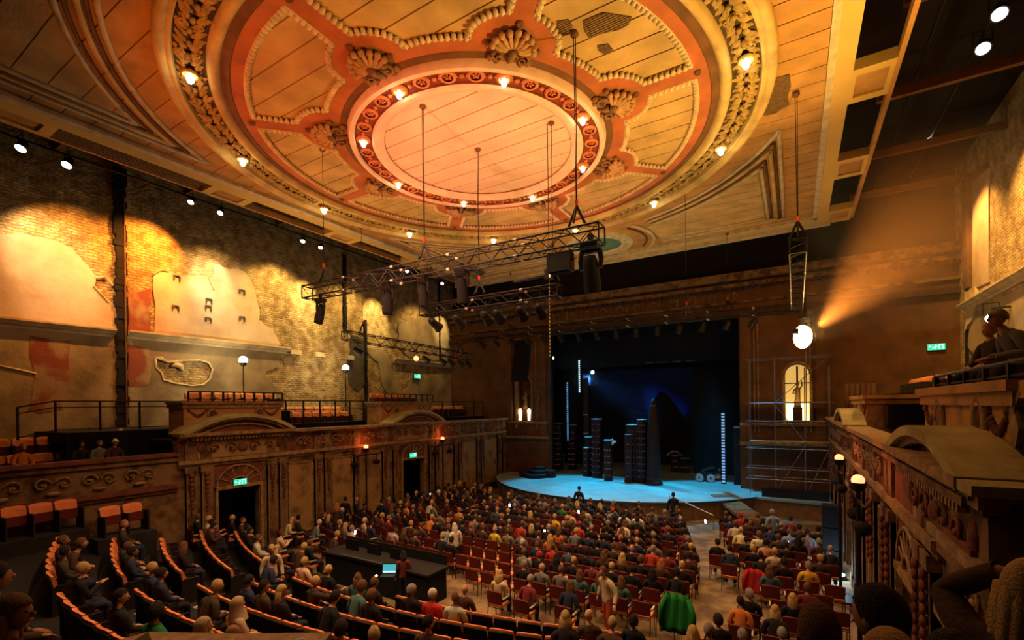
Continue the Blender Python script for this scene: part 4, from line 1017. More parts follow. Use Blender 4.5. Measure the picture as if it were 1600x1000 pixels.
def parcan(loc, aim, label, grp, lens='dark_steel', sc=1.):
    t = empty('stage_lamp', loc); tag(t, label, 'lamp', grp)
    q = (Vector(aim)-Vector(loc)).to_track_quat('-Z', 'Y').to_matrix().to_4x4(); off = Matrix.Translation((0,0,-.28*sc)) @ q @ Matrix.Scale(sc, 4)
    b = MB(); b.lathe([(0,.22),(.07,.21),(.11,.12),(.12,-.14),(.15,-.16),(.15,-.20)], (0,0,0), 10); h = b.build('can', M['dark_steel'], t, smooth=True); h.matrix_local = off
    b = MB(); b.lathe([(0,-.17),(.125,-.17)], (0,0,0), 12); g = b.build('lens', M[lens], t); g.matrix_local = off
    b = MB(); b.tube([(-.16,0,-.28),(-.16,0,-.06),(.16,0,-.06),(.16,0,-.28)], .014, 5); b.tube([(0,0,-.06),(0,0,.15)], .02, 5); h = b.build('yoke', M['dark_steel'], t); h.scale = (sc,sc,sc)
    return t
for i, (y, l_) in enumerate(((15.9,'first from its near end'),(20.1,'with a glowing red-orange lens'),(20.9,'just beyond the glowing one'),(22.4,'fourth from its near end'),(23.2,'fifth from its near end'),(24.2,'sixth, near the far end'),(25.0,'at its far end'))):
    parcan((-18.47,y,3.15), (-10,26,-5) if i != 1 else (-6,2,-1), 'stage lamp under the left gallery truss, '+l_, 'stage lamps on the left gallery truss', 'lens_red' if i == 1 else 'dark_steel', 1.2)
point('red_lamp_light', (-18.0,19.6,2.7), 14, RED)
for i, x in enumerate((-11.4,-10.3,-9.1,-8.6,-7.7,-7.0)):
    parcan((x,13.4,3.44), (-9,28,-5), 'stage lamp in the dark cluster under the short truss, %s from the left' % ORD[i+1], 'stage lamps on the short truss', sc=1.3)
for i in range(16):
    x = -18.9+i*1.22
    if abs(x+.5) < .5: continue
    parcan((x,27.3,4.72-.015*i), (-9,33,-5), 'stage lamp under the truss before the proscenium, %s from the left' % ORD[i+1], 'stage lamps before the proscenium', sc=1.25)
t = empty('line_array', (-15.95,27.9,4.7)); tag(t, 'tall black line-array loudspeaker hanging beside the left pier of the stage', 'loudspeaker')
for k in range(9): 
    b = MB(); b.box((0,-.03*k*.6,0),(1.05,.5,.30)); h = b.build('cabinet', M['black'], t); h.location = (0,-.012*k*k*.5,-.35-.315*k)
MB().tube([(0,0,.4),(0,0,-.2)], .04, 5).build('bumper', M['dark_steel'], t)
# blazing amber lamp under the end of the right truss
t = mover((BEAM[0], BEAM[1], BEAM[2]+.95), 'blazing orange-white lamp hung under the end-on truss, throwing a beam to the right', None, 1.2, R(-55), R(-60))
b = MB(); b.ell((0,0,0), (.30,.30,.42), 14, 9); g = b.build('lamp_face', M['lens_orange'], t, smooth=True); g.location = (.0,-.1,-.78)
MB().tube([(0,0,.05),(0,0,.62)], .04, 6).build('drop_bar', M['dark_steel'], t)
BT = onY((1450,345), 18.0)
spot('beam_amber', (BEAM[0]+.45, BEAM[1]-.55, BEAM[2]+.3), BT, 26000, (1, .27, .03), 40, 1.0, 0.15)
point('beam_spill', (BEAM[0], BEAM[1]-.6, BEAM[2]), 50, (1,.42,.09), .25)
def haze(name, a, b, dens, label):
    o = MB().bb(a, b).build(name, M['black']); m = bpy.data.materials.new(name); m.use_nodes = True; nt = m.node_tree
    nt.nodes.remove(nt.nodes['Principled BSDF']); v = nt.nodes.new('ShaderNodeVolumeScatter'); v.inputs['Density'].default_value = dens; v.inputs['Anisotropy'].default_value = .35
    v.inputs['Color'].default_value = (1,1,1,1); nt.links.new(v.outputs[0], nt.nodes['Material Output'].inputs['Volume'])
    o.data.materials.clear(); o.data.materials.append(m); tag(o, kind='stuff'); o['label'] = label
    return o
def haze_cone(src, aim, L, half, dens, label):  # haze limited to a cone that shapes the visible beam
    d = (Vector(aim)-Vector(src)).normalized(); q = d.to_track_quat('Z', 'Y').to_matrix().to_4x4()
    rr = math.tan(R(half)); b = MB().lathe([(0,-.2),(.30,-.15),(.30+rr*L*.5,L*.5),(.30+rr*L,L),(0,L)], (0,0,0), 32)
    o = b.build('haze', M['black']); o.matrix_world = Matrix.Translation(src) @ q
    m = bpy.data.materials.new('haze_cone'); m.use_nodes = True; nt = m.node_tree; nt.nodes.remove(nt.nodes['Principled BSDF'])
    v = nt.nodes.new('ShaderNodeVolumeScatter'); v.inputs['Density'].default_value = dens; v.inputs['Anisotropy'].default_value = .2
    nt.links.new(v.outputs[0], nt.nodes['Material Output'].inputs['Volume']); o.data.materials.clear(); o.data.materials.append(m)
    tag(o, kind='stuff'); o['label'] = label
haze_cone((BEAM[0]+.1, BEAM[1]-.1, BEAM[2]+.1), BT, 8.4, 25, .014, 'beam-shaped cone of stage haze lit orange by the blazing lamp, over the right gallery')
haze('haze', (OPL+.1, 32.4, SZ+.1), (-3.0, 41.9, 5.0), .030, 'thin haze over the back of the stage, lit blue')
# blue lamps in the wings
for p, y, aim, lb in (((863,560), 32.6, (-12.2,34.5,-5), 'bright blue-white lamp high at the left edge of the stage opening'), ((926,582), 34.4, (-8.5,38.5,-3), 'smaller blue-white lamp hanging over the stage, right of the brighter one')):
    c = onY(p, y); t = parcan((c.x, c.y, c.z+.3), (0,0,0), lb, None, 'lens_blue', 1.0)
    b = MB(); b.ell((0,-.1,-.32), (.11,.11,.11), 10, 7); b.build('glow_lens', M['lens_blue'], t, smooth=True)
    spot('stage_beam_blue', (c.x, c.y, c.z), aim, 22000 if y < 33 else 6000, (.10,.50,1.0), 34, 0.6, .08)
c = onY((1010,600), 40.0)
spot('cloth_wash_blue', (-15.6, 37.5, 2.6), (-11.8, 42, -.4), 6500, (.04,.22,1.0), 46, 1.0, .2)

# small things hanging and standing near the trusses and in the right gallery
a = onY((858,432), 13.4); b_ = onY((860,556), 13.4)
t = empty('chain_hoist', a); tag(t, 'red-lit chain hoist with a long dangling chain right of the long near truss', 'hoist')
MB().bb((-.12,-.10,-.1),(.12,.10,.22)).build('motor', M['dark_steel'], t); MB().bb((.06,-.13,-.06),(.12,-.10,.18)).build('red_highlight', M['lens_red'], t)  # glowing strip put in for the red highlight on the motor
MB().tube([(0,0,.2),(0,0,9-a.z)], .012, 5).build('wire', M['dark_steel'], t)
ch = MB(); z = -.12
while z > b_.z-a.z: ch.ell((0,0,z), (.022,.022,.05), 5, 3); z -= .12
tag(ch.build('chain', M['ledge'], t), kind='stuff')
MB().tube([(-1.3,0,.02),(-.1,0,.05)], .05, 6).build('arm', M['dark_steel'], t)
a, b_ = onY((1008,567), 34), onY((1085,563), 34)
o = MB().tube([a, b_], .03, 6).build('scenery_pipe', M['scaff_steel']); tag(o, 'thin horizontal pipe hanging high in the dark stage opening', 'pipe')
t = can_lamp(onX((1549,497), 6.4), onX((1500,560), 4.0), 'white lamp on a bracket fixed to the right brick wall', None); t.scale = (1.5,1.5,1.5)
MB().tube([(0,0,.25),(.4,0,.25)], .03, 5).build('bracket', M['dark_steel'], t)
t = empty('keyboard_desk', (2.9, 19.6, -.74)); tag(t, 'long black desk with a white sheet before the blonde woman in the right gallery', 'desk')
MB().bb((-.5,-1.6,.0),(.4,2.2,.62)).build('body', M['piano'], t); MB().bb((-.55,-1.65,.62),(.45,2.25,.67)).build('top', M['piano'], t); MB().bb((-.4,1.3,.67),(-.05,1.9,.685)).build('sheet', M['paper'], t)
t = empty('folded_curtain', (2.6, 27.0, -.74)); tag(t, 'dark bundled curtain hanging beyond the far hood of the right balcony', 'curtain')
for k in range(6): MB().tube([(-.5+.2*k,0,0),(-.5+.2*k,.03,1.6)], .10, 7).build('fold', M['pros_dark'], t, smooth=True)

# ------------------------------------------------------------------ scaffold before the right-hand pier
sc_ = empty('scaffold', (-1.0, 29.6, SZ)); tag(sc_, 'tall steel tube scaffold with plank decks before the right pier of the stage', 'scaffold')
for x in (-2.2, -.95, .45, 1.55):
    for y in (29.35, 30.45):
        MB().tube([(x+1.0, y-29.6, 0), (x+1.0, y-29.6, 7.6 if x < .3 else 7.0)], .026, 6).build('standard', M['scaff_steel'], sc_)
for z in (.9, 1.5, 2.6, 4.1, 5.1, 7.55, 9.5):
    if z > 8: continue
    for y in (29.35, 30.45): MB().tube([(-1.4, y-29.6, z), (2.75, y-29.6, z)], .026, 6).build('ledger', M['scaff_steel'], sc_)
for z in (2.95, 5.1):
    for k in range(4): MB().bb((-1.2, -.25+k*.25, z), (2.6, -.03+k*.25, z+.05)).build('plank', M['front_edge'], sc_)
for a, b in (((-.0,-.28,.1),(1.5,-.28,2.9)), ((.05,-.28,5.1),(2.5,-.28,7.5)), ((1.45,-.28,.1),(2.6,-.28,2.9)), ((1.45,-.28,3.0),(.05,-.28,5.0))):
    MB().tube([a, b], .022, 6).build('brace', M['scaff_steel'], sc_)
o = MB().bb((-1.6, 28.95, SZ), (1.45, 29.15, SZ+.5)).build('stage_box', M['dark_steel']); tag(o, 'low dark panel along the stage edge in front of the scaffold', 'box')
# ladder-like lattice mast and long dark pipe standing at the left wing
# ------------------------------------------------------------------ scenery on the stage
def tower(p_l, p_r, top, bot, label, shape='round', led='led_dim', rimw=.05, body='prop_dark', litrim=True, name='scenery_tower', studs=True):
    b = onZ(((p_l+p_r)/2, bot), SZ); y = b.y
    l_, r_ = onY((p_l, bot), y), onY((p_r, bot), y); r = max(.12, abs(r_.x-l_.x)/2*.92); h = onY(((p_l+p_r)/2, top), y).z - SZ
    t = empty(name, (b.x, b.y, SZ)); tag(t, label, 'scenery', 'dark towers standing on the stage')
    m = MB()
    if shape == 'round': m.lathe([(0,0),(r*1.08,0),(r*1.08,.12),(r,.14),(r*.97,h-.16),(r*1.1,h-.1),(r*1.1,h-.02),(0,h-.02)], (0,0,0), 16)
    elif shape == 'square': m.box((0,0,h/2), (r*1.9,r*1.7,h)); m.box((0,0,.08), (r*2.1,r*1.9,.16)); m.box((0,0,h-.07), (r*2.1,r*1.9,.10))
    else: m.lathe([(0,0),(r*1.25,0),(r*1.2,.15),(r,.3),(r*.85,h*.55),(r*.62,h*.82),(r*.30,h*.97),(0,h)], (0,0,0), 16)
    m.build('shaft', M[body], t)
    if litrim and shape != 'cone': MB().lathe([(0,h-.01),(r*1.05,h-.01),(r*1.08,h+.03),(0,h+.04)], (0,0,0), 16).build('lit_top', M['prop_top'], t)  # pale colour carries the light falling on the tower top
    if studs:
        s_ = MB(); rr = random.Random(int(p_l))
        z = .4
        while z < h-.3:
            for k in range(4):
                a = -PI/2+(k-1.5)*.55+rr.uniform(-.1,.1); q = r*(1.0 if shape != 'cone' else max(.3, 1-.6*z/h)); s_.ell((q*math.cos(a), q*math.sin(a), z), (.028,.028,.028), 5, 3)
            z += .42
        tag(s_.build('stud_lights', M[led], t), kind='stuff')
    return t, h, r
tower(912,921,700,744,'short dark tower at the left front of the group of towers on stage','square')
tower(914,928,683,743,'dark round tower with bright rim, left of the pair in front','round')
tower(925,941,655,746,'taller of the two front-left dark towers, pale round top','round')
tower(944,957,688,751,'slim dark round tower with a small white figure beside its top','round')
tower(977,990,679,753,'dark square tower at the left of the big middle cluster','square')
tower(980,1000,664,752,'dark square tower with pale top in the big middle cluster','square')
tower(996,1011,656,754,'dark round tower behind the middle cluster, small pale top','round')
tower(1010,1034,622,757,'tallest tapering reddish-dark tower of the middle cluster','cone', 'led_dim')
tower(864,880,661,733,'dark tower with crown-like top at the left rear of the stage','round')
tower(888,901,664,733,'dark tower with flat lit top behind the left side of the stage','round')
tower(848,858,699,738,'low dark block at the far left of the stage','square')
tower(1063,1078,716,738,'small dark drum with pale top at the right rear of the stage','round')
tower(1049,1062,712,737,'small dark block carrying white flowers at the right rear of the stage','square')
tower(1065,1076,650,722,'slim reddish-dark tower at the right rear of the stage','cone')
tower(1147,1160,668,757,'dark column behind the blue lit mast at the right of the stage','square', studs=False)
def led_mast(x, top, bot, Y_, label, m_='led_blue', wpx=5):
    a, b = onY((x, top), Y_), onY((x, bot), Y_); hw = abs(onY((x+wpx, bot), Y_).x-b.x)/2
    zb = max(b.z, SZ) if b.z < SZ+.6 else b.z
    t = empty('led_mast', (b.x, Y_, zb)); tag(t, label, 'light mast')
    MB().bb((-hw-.04,-.06,0),(hw+.04,.06,a.z-zb)).build('frame', M['dark_steel'], t)
    s_ = MB(); z = .1
    while z < a.z-zb-.1: s_.bb((-hw,-.09,z),(hw,-.06,z+.10)); z += .17
    tag(s_.build('lights', M[m_], t), kind='stuff')
    return t
led_mast(1131, 645, 756, 29.6, 'tall narrow mast with a ladder of blue lights at the right of the stage')
led_mast(906, 560, 615, 34.0, 'bright blue-white vertical strip of lights hanging above the left of the stage', 'led_white', wpx=2)
led_mast(888, 596, 690, 33.6, 'dim vertical strip of lights at the left rear of the stage', wpx=2)
o = empty('scenery_flat'); tag(o, 'tall narrow grey panel standing at the left rear of the stage', 'scenery')
a, b = onY((911,590),33.2), onY((920,700),33.2)
MB().bb((a.x,33.2,SZ),(b.x,33.26,a.z)).build('panel', M['prop_dark'], o)
for q in (591,648,677):
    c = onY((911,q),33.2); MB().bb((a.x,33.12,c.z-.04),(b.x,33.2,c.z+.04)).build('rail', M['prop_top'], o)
# drum of stacked rings at far left, toys at right
t = empty('stacked_drums', onZ((838,745), SZ)); tag(t, 'low dark stack of round drums at the left front of the stage', 'scenery')
for k, (dx, dy, r, z0, h) in enumerate(((0,0,.95,0,.28),(.1,.1,.75,.28,.25),(.2,.1,.45,.53,.22),(-.9,-.2,.35,0,.35),(1.0,.3,.4,0,.5))):
    MB().lathe([(0,z0),(r,z0),(r,z0+h*.9),(r*.96,z0+h),(0,z0+h)], (dx,dy,0), 18).build('drum', M['prop_dark'], t)
t = empty('toy_cannon', onZ((1103,752), SZ)); tag(t, 'dark toy-like cart with wheels at the right front of the stage', 'prop')
MB().bb((-.45,-.25,.25),(.45,.25,.6)).build('body', M['prop_dark'], t)
for sx in (-.35,.35):
    w_ = MB().lathe([(.06,-.04),(.24,-.05),(.26,0),(.24,.05),(.06,.04)], (0,0,0), 14).build('wheel', M['prop_top'], t); w_.rotation_euler = (PI/2,0,0); w_.location = (sx,-.3,.26)
MB().tube([(-.2,0,.6),(.1,0,.8),(.55,0,.95)], [.16,.13,.09], 8).build('barrel', M['prop_dark'], t)
t = empty('toy_figure', onZ((1122,750), SZ)); tag(t, 'white and pale toy animals heaped beside the blue lit mast', 'prop')
for k, (x, y, z, r) in enumerate(((0,0,.22,.24),(.3,.1,.18,.2),(-.28,.1,.2,.2),(.05,.05,.52,.17),(.12,-.06,.70,.08),(-.05,-.06,.70,.07))): 
    MB().ell((x,y,z), (r,r*.8,r), 9, 6).build('soft_body', M['prop_top'] if k % 2 == 0 else M['prop_dark'], t, smooth=True)
t = empty('flower_arch', onZ((1057,716), SZ)); c = onY((1055,711), 34); 
b0 = onZ((1055,737), SZ); top = onY((1055,713), b0.y).z
t.location = (b0.x, b0.y, top); tag(t, 'spray of white flowers on the small dark block at the right rear of the stage', 'flowers')
st = MB(); fl = MB()
for k in range(9):
    x = -.55+.13*k; z = .30*math.sin(PI*k/8)+.08; st.tube([(0,0,0),(x*.6,0,z*.6),(x,0,z)], .015, 4); fl.ell((x,0,z), (.09,.07,.06), 7, 4)
st.build('stems', M['prop_dark'], t); tag(fl.build('blossoms', M['prop_top'], t, smooth=True), kind='stuff')
c = onY((957,692), onZ((950,751), SZ).y)
t = empty('winged_figure', c); tag(t, 'small white winged figure fixed to the top of the slim front tower', 'figurine')
MB().ell((0,0,0), (.09,.07,.16), 8, 5).build('body', M['paper'], t, smooth=True); MB().ell((0,0,.2), (.06,.06,.07), 7, 5).build('head', M['paper'], t, smooth=True)
for s_ in (-1,1): MB().ell((s_*.14,.03,.06), (.12,.02,.09), 7, 4).build('wing', M['paper'], t, smooth=True)
MB().tube([(-.08,.1,-1.35),(-.04,.05,-.1)], .02, 5).build('rod', M['dark_steel'], t)
# gangway from the stage down into the stalls at the right, with a metal ramp edge
t = empty('gangway', (-1.9, 26.0, SZ)); tag(t, 'brown timber gangway sloping down from the stage into the right stalls', 'gangway')
A, Bq = Vector((-3.6,28.2,SZ+.02)), Vector((-.6,23.6,FZ+.15)); d = (Bq-A); sd = d.cross(Vector((0,0,1))).normalized()
for k in range(14):
    p0 = A+d*(k/14)-t.location; p1 = A+d*((k+.88)/14)-t.location; w_ = sd*.55; u = Vector((0,0,.06))
    MB().add([p0-w_,p0+w_,p1+w_,p1-w_,p0-w_+u,p0+w_+u,p1+w_+u,p1-w_+u], [(3,2,1,0),(4,5,6,7),(0,1,5,4),(1,2,6,5),(2,3,7,6),(3,0,4,7)]).build('plank', M['lath'], t)
for s_ in (-1,1): MB().tube([A+sd*.5*s_-t.location-Vector((0,0,.05)), Bq+sd*.5*s_-t.location-Vector((0,0,.05))], .06, 4).build('beam', M['lath'], t)
t = empty('handrail', (-5.0,25.4,FZ)); tag(t, 'pale metal handrail beside the dark steps at the right of the apron', 'handrail')
MB().tube([(-.9,.8,1.15),(1.6,-1.2,.75)], .03, 6).build('rail', M['arm_pad'], t)
for k in range(3): MB().tube([(-.9+1.25*k,.8-1.0*k,0),(-.9+1.25*k,.8-1.0*k,1.15-.2*k)], .02, 5).build('post', M['scaff_steel'], t)
# ------------------------------------------------------------------ light stands on the balcony fronts
def light_stand(x, y, ztop, label, s):
    t = empty('light_stand', (x, y, FZ)); tag(t, label, 'light stand'); h = ztop-FZ
    MB().tube([(0,0,0),(0,0,h-.2)], .045, 8).build('pole', M['dark_steel'], t)
    MB().bb((-.35,-.35,0),(.35,.35,.06)).build('base', M['dark_steel'], t)
    MB().tube([(0,-1.0,h-.42),(0,1.0,h-.42)], .035, 6).build('crossbar', M['dark_steel'], t)
    for k, q in enumerate((-.75,.7)):
        b = MB(); b.tube([(0,q,h-.46),(0,q,h-.72)], .025, 5); b.ell((0,q,h-.85), (.15,.26,.14), 10, 6); b.build('dark_lamp', M['black'], t, smooth=True)
    MB().lathe([(0,h-.26),(.10,h-.24),(.15,h-.14),(.15,h-.06)], (0,0,0), 12).build('cup', M['dark_steel'], t, smooth=True)
    MB().ell((0,0,h-.02), (.12,.12,.12), 12, 8).build('glowing_bulb', M['lens_red'], t, smooth=True)
    point('stand_light', (x+s*.2, y-.1, ztop+.25), 15, RED, .1)
light_stand(-19.0, 16.8, -2.0, 'tall stand with a red-glowing lamp before the left wall, nearer one', 1)
light_stand(-19.0, 22.95, -1.97, 'tall stand with a red-glowing lamp before the left wall, nearer the stage', 1)
light_stand(1.15, 17.6, -1.70, 'tall stand with a red-glowing lamp at the right wall, nearer the stage', -1)
light_stand(1.10, 12.0, -1.60, 'tall stand with a red-glowing lamp and dark bar at the right wall, nearer one', -1)
for p, lb in (((380,563),'dazzling white lamp on a tripod behind the near plinth of the left gallery'), ((540,575),'dazzling white lamp on a thin stand between the two plinths of the left gallery')):
    c = onX(p, -22.9); t = empty('gallery_lamp', (c.x, c.y, -.74)); tag(t, lb, 'lamp'); h = c.z+.74
    b = MB(); b.tube([(0,0,.9),(0,0,h-.2)], .03, 6); b.build('pole', M['dark_steel'], t)
    for k in range(3): a = 2*PI*k/3+.4; MB().tube([(0,0,1.1),(.5*math.cos(a),.5*math.sin(a),0)], .022, 5).build('leg', M['dark_steel'], t)
    MB().ell((0,0,h), (.20,.20,.20), 14, 9).build('glowing_bulb', M['bulb_white'], t, smooth=True)
    MB().lathe([(0,h-.28),(.12,h-.26),(.17,h-.12),(.17,h-.05)], (0,0,0), 12).build('cup', M['dark_steel'], t)
    point('gallery_lamp_light', (c.x+.2, c.y-.35, c.z+.1), 170, (1,.84,.48), .15)
# exit signs
def exit_sign(c, face, label, sc=1.0):
    t = empty('exit_sign', c); t.rotation_euler = (0,0,face); tag(t, label, 'exit sign', 'green exit signs'); t.scale = (sc,sc,sc)
    MB().bb((-.27,0,-.13),(.27,.07,.13)).build('case', M['dark_steel'], t)
    MB().bb((-.26,-.012,-.12),(.26,.0,.12)).build('sign_face', M['exit_green'], t)
    b = MB()  # running figure, doorway and arrow
    b.bb((.07,-.02,-.09),(.085,-.012,.09)); b.bb((.07,-.02,.075),(.20,-.012,.09)); b.bb((.185,-.02,-.09),(.20,-.012,.09))
    b.ell((-.02,-.016,.065), (.018,.006,.018), 8, 5); b.tube([(-.025,-.016,.04),(-.05,-.016,-.01),(-.02,-.016,-.04),(-.04,-.016,-.09)], .010, 5); b.tube([(-.05,-.016,-.01),(-.09,-.016,-.04),(-.12,-.016,-.035)], .009, 5); b.tube([(-.03,-.016,.03),(.015,-.016,.01),(.03,-.016,.03)], .007, 5)
    b.build('pictogram', M['exit_white'], t)
    b = MB(); b.tube([(-.22,-.016,.02),(-.15,-.016,.02)], .008, 5); b.tube([(-.19,-.016,.045),(-.22,-.016,.02),(-.19,-.016,-.005)], .008, 5); b.build('arrow', M['exit_white'], t)
c = onX((376,755), XL+.16); exit_sign((XL+.14, c.y, -2.92), PI/2, 'green exit sign over the near door in the left balcony front')
c = onX((646,714), XL+.16); exit_sign((XL+.14, c.y, -2.80), PI/2, 'green exit sign over the far door in the left balcony front', 1.1)
c = onX((652,588), WL+.2); exit_sign((WL+.2, c.y, c.z), PI/2, 'small green exit sign high on the left wall beside a hole in the plaster', 1.3)
c = onY((1463,542), YP-.1); exit_sign(c, 0, 'green exit sign on the dark wall at the far end of the right gallery', 1.3)

# ------------------------------------------------------------------ raked platforms
CX0 = -9.41
ROWS = [(9.2,-4.95),(8.0,-4.65),(6.8,-4.35),(5.6,-4.05),(4.4,-3.75),(3.2,-3.42),(2.0,-3.10)]
def bend(x): x = max(-18.5, min(-2.0, x)); return .026*(x-CX0)**2
for k, (y0, zt) in enumerate(ROWS):
    zf = zt-.86; n = 18
    fr_ = [(XL+.05+(XR-.1-XL)*j/n) for j in range(n+1)]
    top = [(x, y0+.62+bend(x)) for x in fr_]; bot = [(x, (y0-.60 if k < 6 else -5.9)+(bend(x) if k < 6 else 0)) for x in fr_]
    o = MB().prism([bot + top[::-1]], lambda u, v, w_: (u, v, zf-w_), (zf-FZ)).build('floor_tier', M['platform']); tag(o, kind='structure')
NOS = empty('step_strips'); tag(NOS, kind='structure'); NOS.name = 'trim_1'  # plain pale strips laid along the aisle steps
for k, (y0, zt) in enumerate(ROWS[1:6]):
    for x in (-12.75, -17.9+.5*k):
        MB().bb((x-.045, y0-.1+bend(x), zt-.855), (x+.045, y0+.42+bend(x), zt-.82)).build('step_edge', M['nosing'], NOS)
# barrier at the back of the stalls and black control desk with a laptop
t = empty('rear_barrier', (-7.3,3.4,-4.2)); tag(t, 'dull brown padded barrier at the bottom edge, behind the headscarves', 'barrier')
pa = [onZ(p, -2.95) for p in ((172,1003),(232,987),(380,990),(518,988))]
b = MB(); 
for i in range(3):
    a_, c_ = pa[i]-t.location, pa[i+1]-t.location; dn = (c_-a_).cross(Vector((0,0,1))).normalized()*.35; z0 = Vector((0,0,-1.3))
    b.add([a_,c_,c_+dn,a_+dn,a_+z0,c_+z0,c_+dn+z0,a_+dn+z0], [(0,1,2,3),(7,6,5,4),(0,4,5,1),(1,5,6,2),(2,6,7,3),(3,7,4,0)])
b.build('padding', M['lath'], t)
t = empty('control_desk', (-11.9, 11.2, FZ)); tag(t, 'long black sound and light control desk among the stalls seats', 'desk')
MB().bb((-2.4,-.45,0),(2.3,.5,.98)).build('cabinet', M['black'], t); MB().bb((-2.5,-.5,.98),(2.4,.55,1.04)).build('worktop', M['platform'], t)
MB().bb((-2.4,.50,1.04),(2.3,.56,1.35)).build('screen_board', M['black'], t)
for k in range(3): MB().box((-1.7+k*1.1,.15,1.22), (.62,.06,.36)).build('monitor', M['piano'], t)
MB().tube([(-1.5,-.50,1.08),(1.3,-.50,1.08)], .025, 6).build('front_rail', M['scaff_steel'], t)
c = onZ((606,899), -5.04)
t = empty('laptop', (c.x, c.y, -5.06), R(31)); tag(t, 'open laptop glowing teal on the black control desk', 'laptop')
MB().bb((-.22,-.15,0),(.22,.15,.02)).build('keyboard', M['dark_steel'], t)
b = MB().bb((-.22,0,0),(.22,.015,.30)).build('lid', M['dark_steel'], t); b.location = (0,.15,.02); b.rotation_euler = (-.25,0,0)
g = MB().bb((-.20,-.006,.03),(.20,-.001,.27)).build('screen', M['screen'], b); g = MB().bb((-.19,-.010,.03),(.19,-.006,.075)).build('status_bar', M['screen_white'], b)
c = onZ((588,903), -5.0)
t = empty('desk_lamp', (c.x, c.y, -5.06)); tag(t, 'tiny white lamp glowing beside the laptop', 'lamp')
MB().tube([(0,0,0),(0,0,.1)], .015, 6).build('stem', M['dark_steel'], t); MB().ell((0,0,.12), (.035,.035,.035), 8, 5).build('bulb', M['bulb_white'], t)

# ------------------------------------------------------------------ seating
def make_chair():
    f = MB()
    for s_ in (-1, 1):
        f.tube([(s_*.23,.20,0),(s_*.23,.17,.43),(s_*.25,.16,.64)], .013, 5); f.tube([(s_*.23,-.26,0),(s_*.23,-.20,.43),(s_*.235,-.26,.88)], .013, 5); f.tube([(s_*.25,.16,.64),(s_*.25,-.22,.66)], .013, 5)
    f.tube([(-.23,.18,.40),(.23,.18,.40)], .011, 5); f.tube([(-.23,-.21,.40),(.23,-.21,.40)], .011, 5)
    t = f.build('stacking_chair', M['dark_steel'])
    b = MB()
    def pad(b, w, d, z0, z1, y0, y1, c):
        # curved back panel
        n = 6; vs_ = []
        for j in range(n+1):
            x = -w+2*w*j/n; q = c*(x/w)**2
            vs_ += [(x, y0+q, z0), (x, y1+q, z1 - .03*(x/w)**4), (x, y1+q-d, z1-.01 - .03*(x/w)**4), (x, y0+q-d, z0)]
        fs_ = []
        for j in range(n):
            a = 4*j
            for k in range(4): fs_.append((a+k, a+(k+1)%4, a+4+(k+1)%4, a+4+k))
        fs_ += [(3,2,1,0), (4*n, 4*n+1, 4*n+2, 4*n+3)]
        b.add(vs_, fs_)
    pad(b, .235, .045, .52, .90, -.215, -.26, .03); b.build('backrest', M['seat_red'], t)
    b = MB(); b.add([(-.23,-.20,.42),(.23,-.20,.42),(.24,.22,.43),(-.24,.22,.43),(-.22,-.19,.48),(.22,-.19,.48),(.23,.21,.50),(-.23,.21,.50)], [(3,2,1,0),(4,5,6,7),(0,1,5,4),(1,2,6,5),(2,3,7,6),(3,0,4,7)]); b.build('seat', M['seat_orange'], t)
    for s_ in (-1, 1): MB().bb((s_*.25-.022,-.18,.65),(s_*.25+.022,.15,.685)).build('armrest', M['arm_pad'], t)
    return t
def make_theatre_seat():
    f = MB()
    for s_ in (-1, 1): f.bb((s_*.285-.018,-.22,0),(s_*.285+.018,.18,.60))
    n = 6; vs_ = []
    for j in range(n+1):
        x = -.275+.55*j/n; q = .055*(x/.275)**2
        vs_ += [(x,-.20+q,.30),(x,-.285+q,.84-.035*(x/.275)**4),(x,-.315+q,.83-.035*(x/.275)**4),(x,-.23+q,.30)]
    fs_ = []
    for j in range(n):
        a = 4*j
        for k in range(4): fs_.append((a+k, a+(k+1)%4, a+4+(k+1)%4, a+4+k))
    fs_ += [(3,2,1,0), (4*n,4*n+1,4*n+2,4*n+3)]
    f.add(vs_, fs_); t = f.build('theatre_seat', M['seat_shell'])
    b = MB(); vs_ = []
    for j in range(n+1):
        x = -.262+.524*j/n; q = .055*(x/.262)**2; dz = -.035*(x/.262)**4
        vs_ += [(x,-.14+q,.40),(x,-.205+q,.80+dz),(x,-.24+q,.875+dz),(x,-.295+q,.885+dz),(x,-.30+q,.85+dz),(x,-.20+q,.46)]
    fs_ = []
    for j in range(n):
        a = 6*j
        for k in range(6): fs_.append((a+k, a+(k+1)%6, a+6+(k+1)%6, a+6+k))
    fs_ += [(5,4,3,2,1,0), tuple(6*n+k for k in range(6))]
    b.add(vs_, fs_); b.build('backrest', M['seat_orange'], t, smooth=False)
    b = MB(); b.bb((-.25,-.13,.34),(.25,-.05,.60)); s = b.build('seat', M['seat_red'], t)
    for s_ in (-1, 1): MB().bb((s_*.285-.025,-.16,.60),(s_*.285+.025,.16,.635)).build('armrest', M['seat_shell'], t)
    return t
chair0, seat0 = make_chair(), make_theatre_seat()
SEATS = []   # dict: pos, rz, kind, place-words
used = {'c': False, 't': False}
def put_seat(kind, x, y, z, rz, label, grp, place):
    src = chair0 if kind == 'c' else seat0
    o = src if not used[kind] else copy_tree(src)
    used[kind] = True
    o.location = (x, y, z); o.rotation_euler = (0,0,rz); tag(o, label, 'chair' if kind == 'c' else 'seat', grp)
    SEATS.append(dict(x=x, y=y, z=z, rz=rz, k=kind, place=place, free=True, o=o))
    return o
xr = lambda y: -4.7+(23.5-y)*.28 if y > 16 else -2.6
xl = lambda y: -2.9+(22-y)*.285
